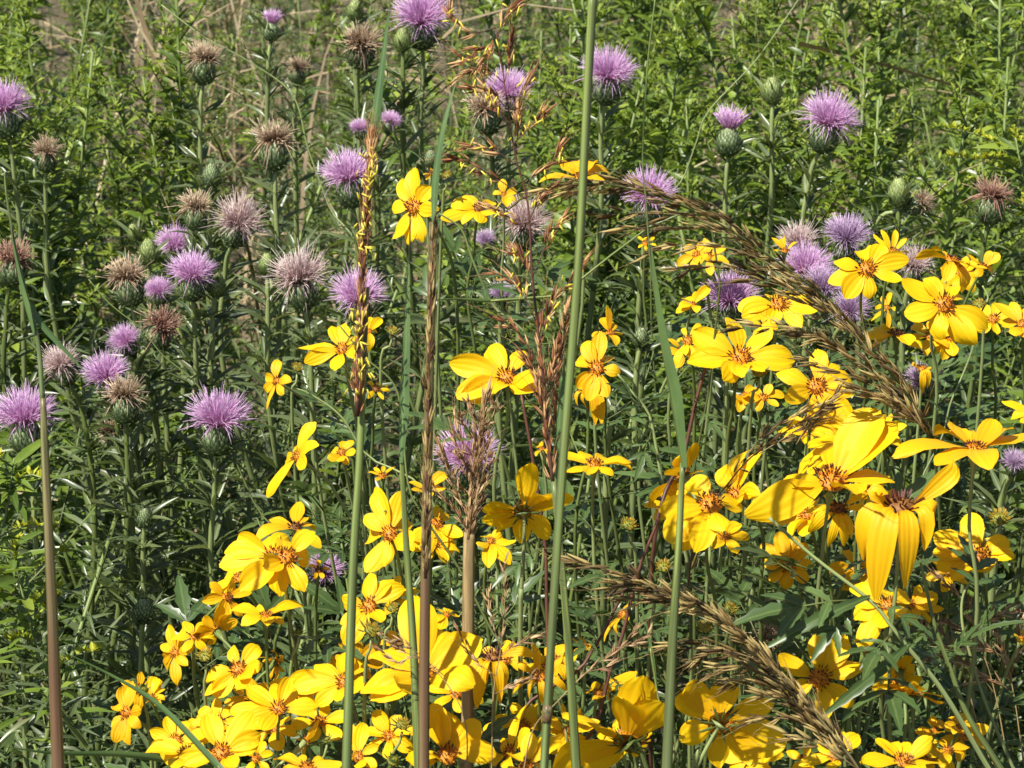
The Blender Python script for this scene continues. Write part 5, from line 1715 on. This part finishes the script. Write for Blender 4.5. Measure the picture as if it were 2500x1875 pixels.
# one narrow toothed leaf, length 1 along +X
V, F, A = [], [], []
for i in range(15):
    v = i / 14
    w = .05 * math.sin(math.pi * min(1, v * .95 + .03)) ** .7 * (1.15 if i % 2 else .92)
    z = .1 * math.sin(v * 3.0) - .05 * v
    V += [(v, -w, z + w * .5), (v, 0, z), (v, w, z + w * .5)]
    A += [(0, v, .35), (.5, v, .35), (1, v, .35)]
for i in range(14):
    b = i * 3
    F += [(b, b + 1, b + 4, b + 3), (b + 1, b + 2, b + 5, b + 4)]
LANCE = mesh_obj('leaf', V, F, M_BIDENS, A)
PROTOS_TO_DROP.append(LANCE)

# branching leafy stems one can follow
def leafy_stem(label, cr, s, D, w0, w1, material, leaf_at, foot):
    p = at(cr, *foot, D)
    g = thing('leafy_stem', label, 'stem', Vector((p.x, p.y + .03, 0)))
    pth = culm(g, cr, s, D, w0, w1, material)
    for (x, y, tx, ty, roll) in leaf_at:
        a, b = at(cr, x, y, D), at(cr, tx, ty, D - .015)
        d = b - a
        nrm = (UP * .75 - FW * .6 + RT * (roll if roll < 5 else .9))
        nrm = nrm - d.normalized() * nrm.dot(d.normalized())
        M = Matrix.Translation(a) @ frame(nrm, d).to_4x4() @ Matrix.Scale(d.length, 4)
        inst(LANCE if roll == 9 else R_.choice(LEAVES), 'leaf', M, g)
    return g


leafy_stem('pale green leafy stem slanting between the bold flower and the spent one', 'I', '2000,1700 1700,1190 1480,910 1370,770 1230,600 880,330 590,75', 1.38, 34, 20, M_STEM_PALE,
           [(1230, 570, 560, 900, 9), (1230, 590, 420, 700, -.2), (1150, 590, 880, 940, .3), (1370, 800, 1180, 1000, 0), (1480, 870, 930, 1330, 9), (1500, 880, 1560, 780, 0), (1230, 600, 1600, 800, .2)], (2050, 1900))
leafy_stem('dark leafy stem curving up beside the ragged yellow flower', 'I', '2080,1700 1850,1330 1740,1040 1640,760 1580,500 1550,360', 1.4, 40, 16, M_STEM,
           [(1740, 1040, 1440, 860, 0), (1800, 880, 2260, 720, 9), (1720, 1000, 1900, 760, .1), (1640, 760, 1500, 870, 0), (1740, 1060, 1560, 900, .2)], (2120, 1900))
leafy_stem('pale wavy stem rising to the ragged yellow flower', 'I', '2130,1650 1960,1250 1850,900 1810,720 1820,560 1900,430', 1.47, 22, 14, M_STEM_PALE, [(1840, 880, 2050, 640, 0), (1830, 860, 1680, 980, 0)], (2160, 1800))
leafy_stem('long pale bare stalk rising to the cupped flower with green bracts', 'F', '1690,1400 1740,1200 1800,1060 1870,880 1930,640 1975,540 1940,460', 1.72, 13, 11, M_STEM_PALE, [(1720, 1300, 1600, 1180, 0)], (1680, 1800))
leafy_stem('straight red-brown stem leaning beside the lower seed head tip', 'H', '1660,1300 1720,1050 1800,820 1900,420 2030,80', 1.45, 26, 20, M_STEM_RED, [(1740, 960, 1400, 850, 0), (1700, 1100, 1830, 1170, .2), (1900, 430, 1480, 460, .1)], (1640, 1700))
leafy_stem('second red-brown stem crossing the leaning one', 'H', '1560,1000 1680,800 1800,560 1900,420', 1.47, 22, 16, M_STEM_RED, [(1650, 850, 1540, 700, .1)], (1520, 1600))
leafy_stem('upright dark red stem behind the smooth green stem', 'H', '1330,900 1320,560 1310,250 1240,-250 1160,-700', 1.5, 26, 18, M_STEM_RED, [(1310, 250, 1000, 480, .1), (1320, 300, 1210, 150, 0)], (1340, 1500))
leafy_stem('dark hooked stem bearing the brown-disc flower', 'B', '960,1900 850,1640 780,1450 640,1350', 1.83, 20, 10, M_STEM, [(850, 1640, 960, 1560, 0)], (1000, 2300))
leafy_stem('thin dark stem slanting down past the thick brown stalk', 'E', '980,2400 760,1980 530,1640 440,1430 380,880 180,660 0,440', 1.52, 17, 9, M_STEM, [(530, 1600, 300, 1600, 0), (760, 1980, 620, 2060, .2)], (1000, 2700))
leafy_stem('pale branched stem leaning below the deep yellow eight-petalled flower', 'E', '2060,1500 2000,1150 1960,1000 1850,860 1770,760', 1.62, 22, 12, M_STEM_PALE, [(1970, 1030, 1740, 800, 0), (1980, 1030, 2090, 850, .2), (2000, 1200, 1860, 1090, 0), (1990, 1100, 1890, 1400, .3)], (2080, 1900))
leafy_stem('reddish jointed stem behind the wide green leaf blade', 'F', '60,1500 130,1180 200,940 240,860', 1.56, 26, 18, M_STEM_RED, [(120, 1220, 300, 1420, 0), (140, 1180, 30, 1080, .2)], (40, 1900))
leafy_stem('thin stem joining the sideways yellow flower to the plants beside the grass', 'D', '2300,1250 2150,1020 1950,880 1850,850', 1.66, 15, 10, M_STEM_PALE, [(1960, 890, 1900, 780, 0)], (2400, 1700))
leafy_stem('dark bare branch crossing the lilac thistles', 'D', '1600,1560 1300,900 1030,640 900,480 700,320 560,160', 1.93, 12, 6, M_STEM, [(1030, 640, 1000, 540, 9), (900, 480, 990, 470, 9), (1200, 800, 1300, 760, 9), (1300, 900, 1220, 960, 9)], (1750, 2200))
leafy_stem('leafy green branch leaning over the dry thistle heads', 'A', '2080,1300 1950,940 1850,600 1560,380 1300,240 1020,30', 2.3, 13, 7, M_STEM_PALE, [(1700, 480, 1640, 400, 9), (1430, 300, 1390, 360, 9), (1900, 760, 1990, 690, 9), (1950, 900, 1880, 820, 9), (1560, 380, 1530, 250, 0), (1850, 600, 2060, 560, .2), (1300, 240, 1200, 160, 0)], (2120, 1700))
leafy_stem('bright green goldenrod branch leaning sideways behind the tall pale bud', 'C', '60,1100 130,900 210,700 500,390 720,80 800,-40', 2.5, 11, 6, M_STEM_PALE, [(500, 390, 560, 280, 9), (600, 250, 520, 190, 9), (350, 560, 420, 560, 9), (420, 480, 340, 420, 9), (660, 170, 740, 150, 9)], (40, 1600))

# goldenrod with open yellow plumes
def plume(label, cr, base, tip, D, n, foot, nbr):
    p = at(cr, *foot, D)
    g = thing('goldenrod_plant', label, 'goldenrod', Vector((p.x, p.y + .03, 0)))
    s = ' '.join('%g,%g' % q for q in (base, ((base[0] + tip[0]) / 2, (base[1] + tip[1]) / 2), tip))
    pth = culm(g, cr, s, D, 18, 8, M_STEM_PALE)
    nr = np.random.default_rng(int(base[0]))
    P, Dd = [], []
    br = Acc()
    for k in range(nbr):
        f = .55 + .45 * k / nbr
        q = pth[int(f * (len(pth) - 1))]
        a = k * GA
        d = Vector((math.cos(a) - .3, math.sin(a) * .6, rng.uniform(.1, .6)))
        pa = [q + d * .05 * t + Vector((0, 0, .02 * t - .025 * t * t)) for t in (0, .3, .6, .85, 1)]
        br.add(tube(pa, .0006, 4))
        for j in range(n):
            x = rng.uniform(.15, 1) * 4
            i = min(3, int(x))
            P.append(tuple(pa[i].lerp(pa[i + 1], x - i)))
            Dd.append((rng.gauss(0, .6), rng.gauss(0, .6), 1))
    br.build('branches', [M_STEM_PALE], g, 'stuff')
    m_ = len(P)
    V, F, A = leaves(np.array(P), np.array(Dd), nr.uniform(.004, .008, m_), nr.uniform(.002, .004, m_), nr.uniform(-.1, .2, m_), nr.uniform(.45, 1, m_))
    mesh_obj('flower_plume', V, F, M_BUD, A, parent=g, kind='stuff')
    t = np.linspace(.35, .95, 60)
    Pl = np.array([tuple(pth[int(q * (len(pth) - 1))]) for q in t])
    az = np.arange(60) * GA
    Ll = nr.uniform(.02, .042, 60)
    V, F, A = leaves(Pl, np.stack([np.cos(az), np.sin(az), nr.uniform(.1, .7, 60)], -1), Ll, Ll * .2, nr.uniform(0, .4, 60), nr.random(60))
    mesh_obj('foliage', V, F, M_GOLD, A, parent=g, kind='stuff')


plume('goldenrod with a bright yellow plume next to the rusty dry thistle', 'C', (2230, 1300), (2150, 870), 2.15, 42, (2240, 1800), 12)
plume('goldenrod shoot with yellow-green buds beside the tall red-footed stalk', 'G', (230, 900), (40, 150), 1.75, 26, (260, 1500), 14)
plume('young goldenrod shoot with bright green buds behind the round grey-green bud', 'D', (40, 1640), (90, 1290), 1.7, 18, (10, 2400), 8)

# source meshes of the copied parts are no longer needed in the scene
for o in PROTOS_TO_DROP:
    bpy.data.objects.remove(o, do_unlink=True)
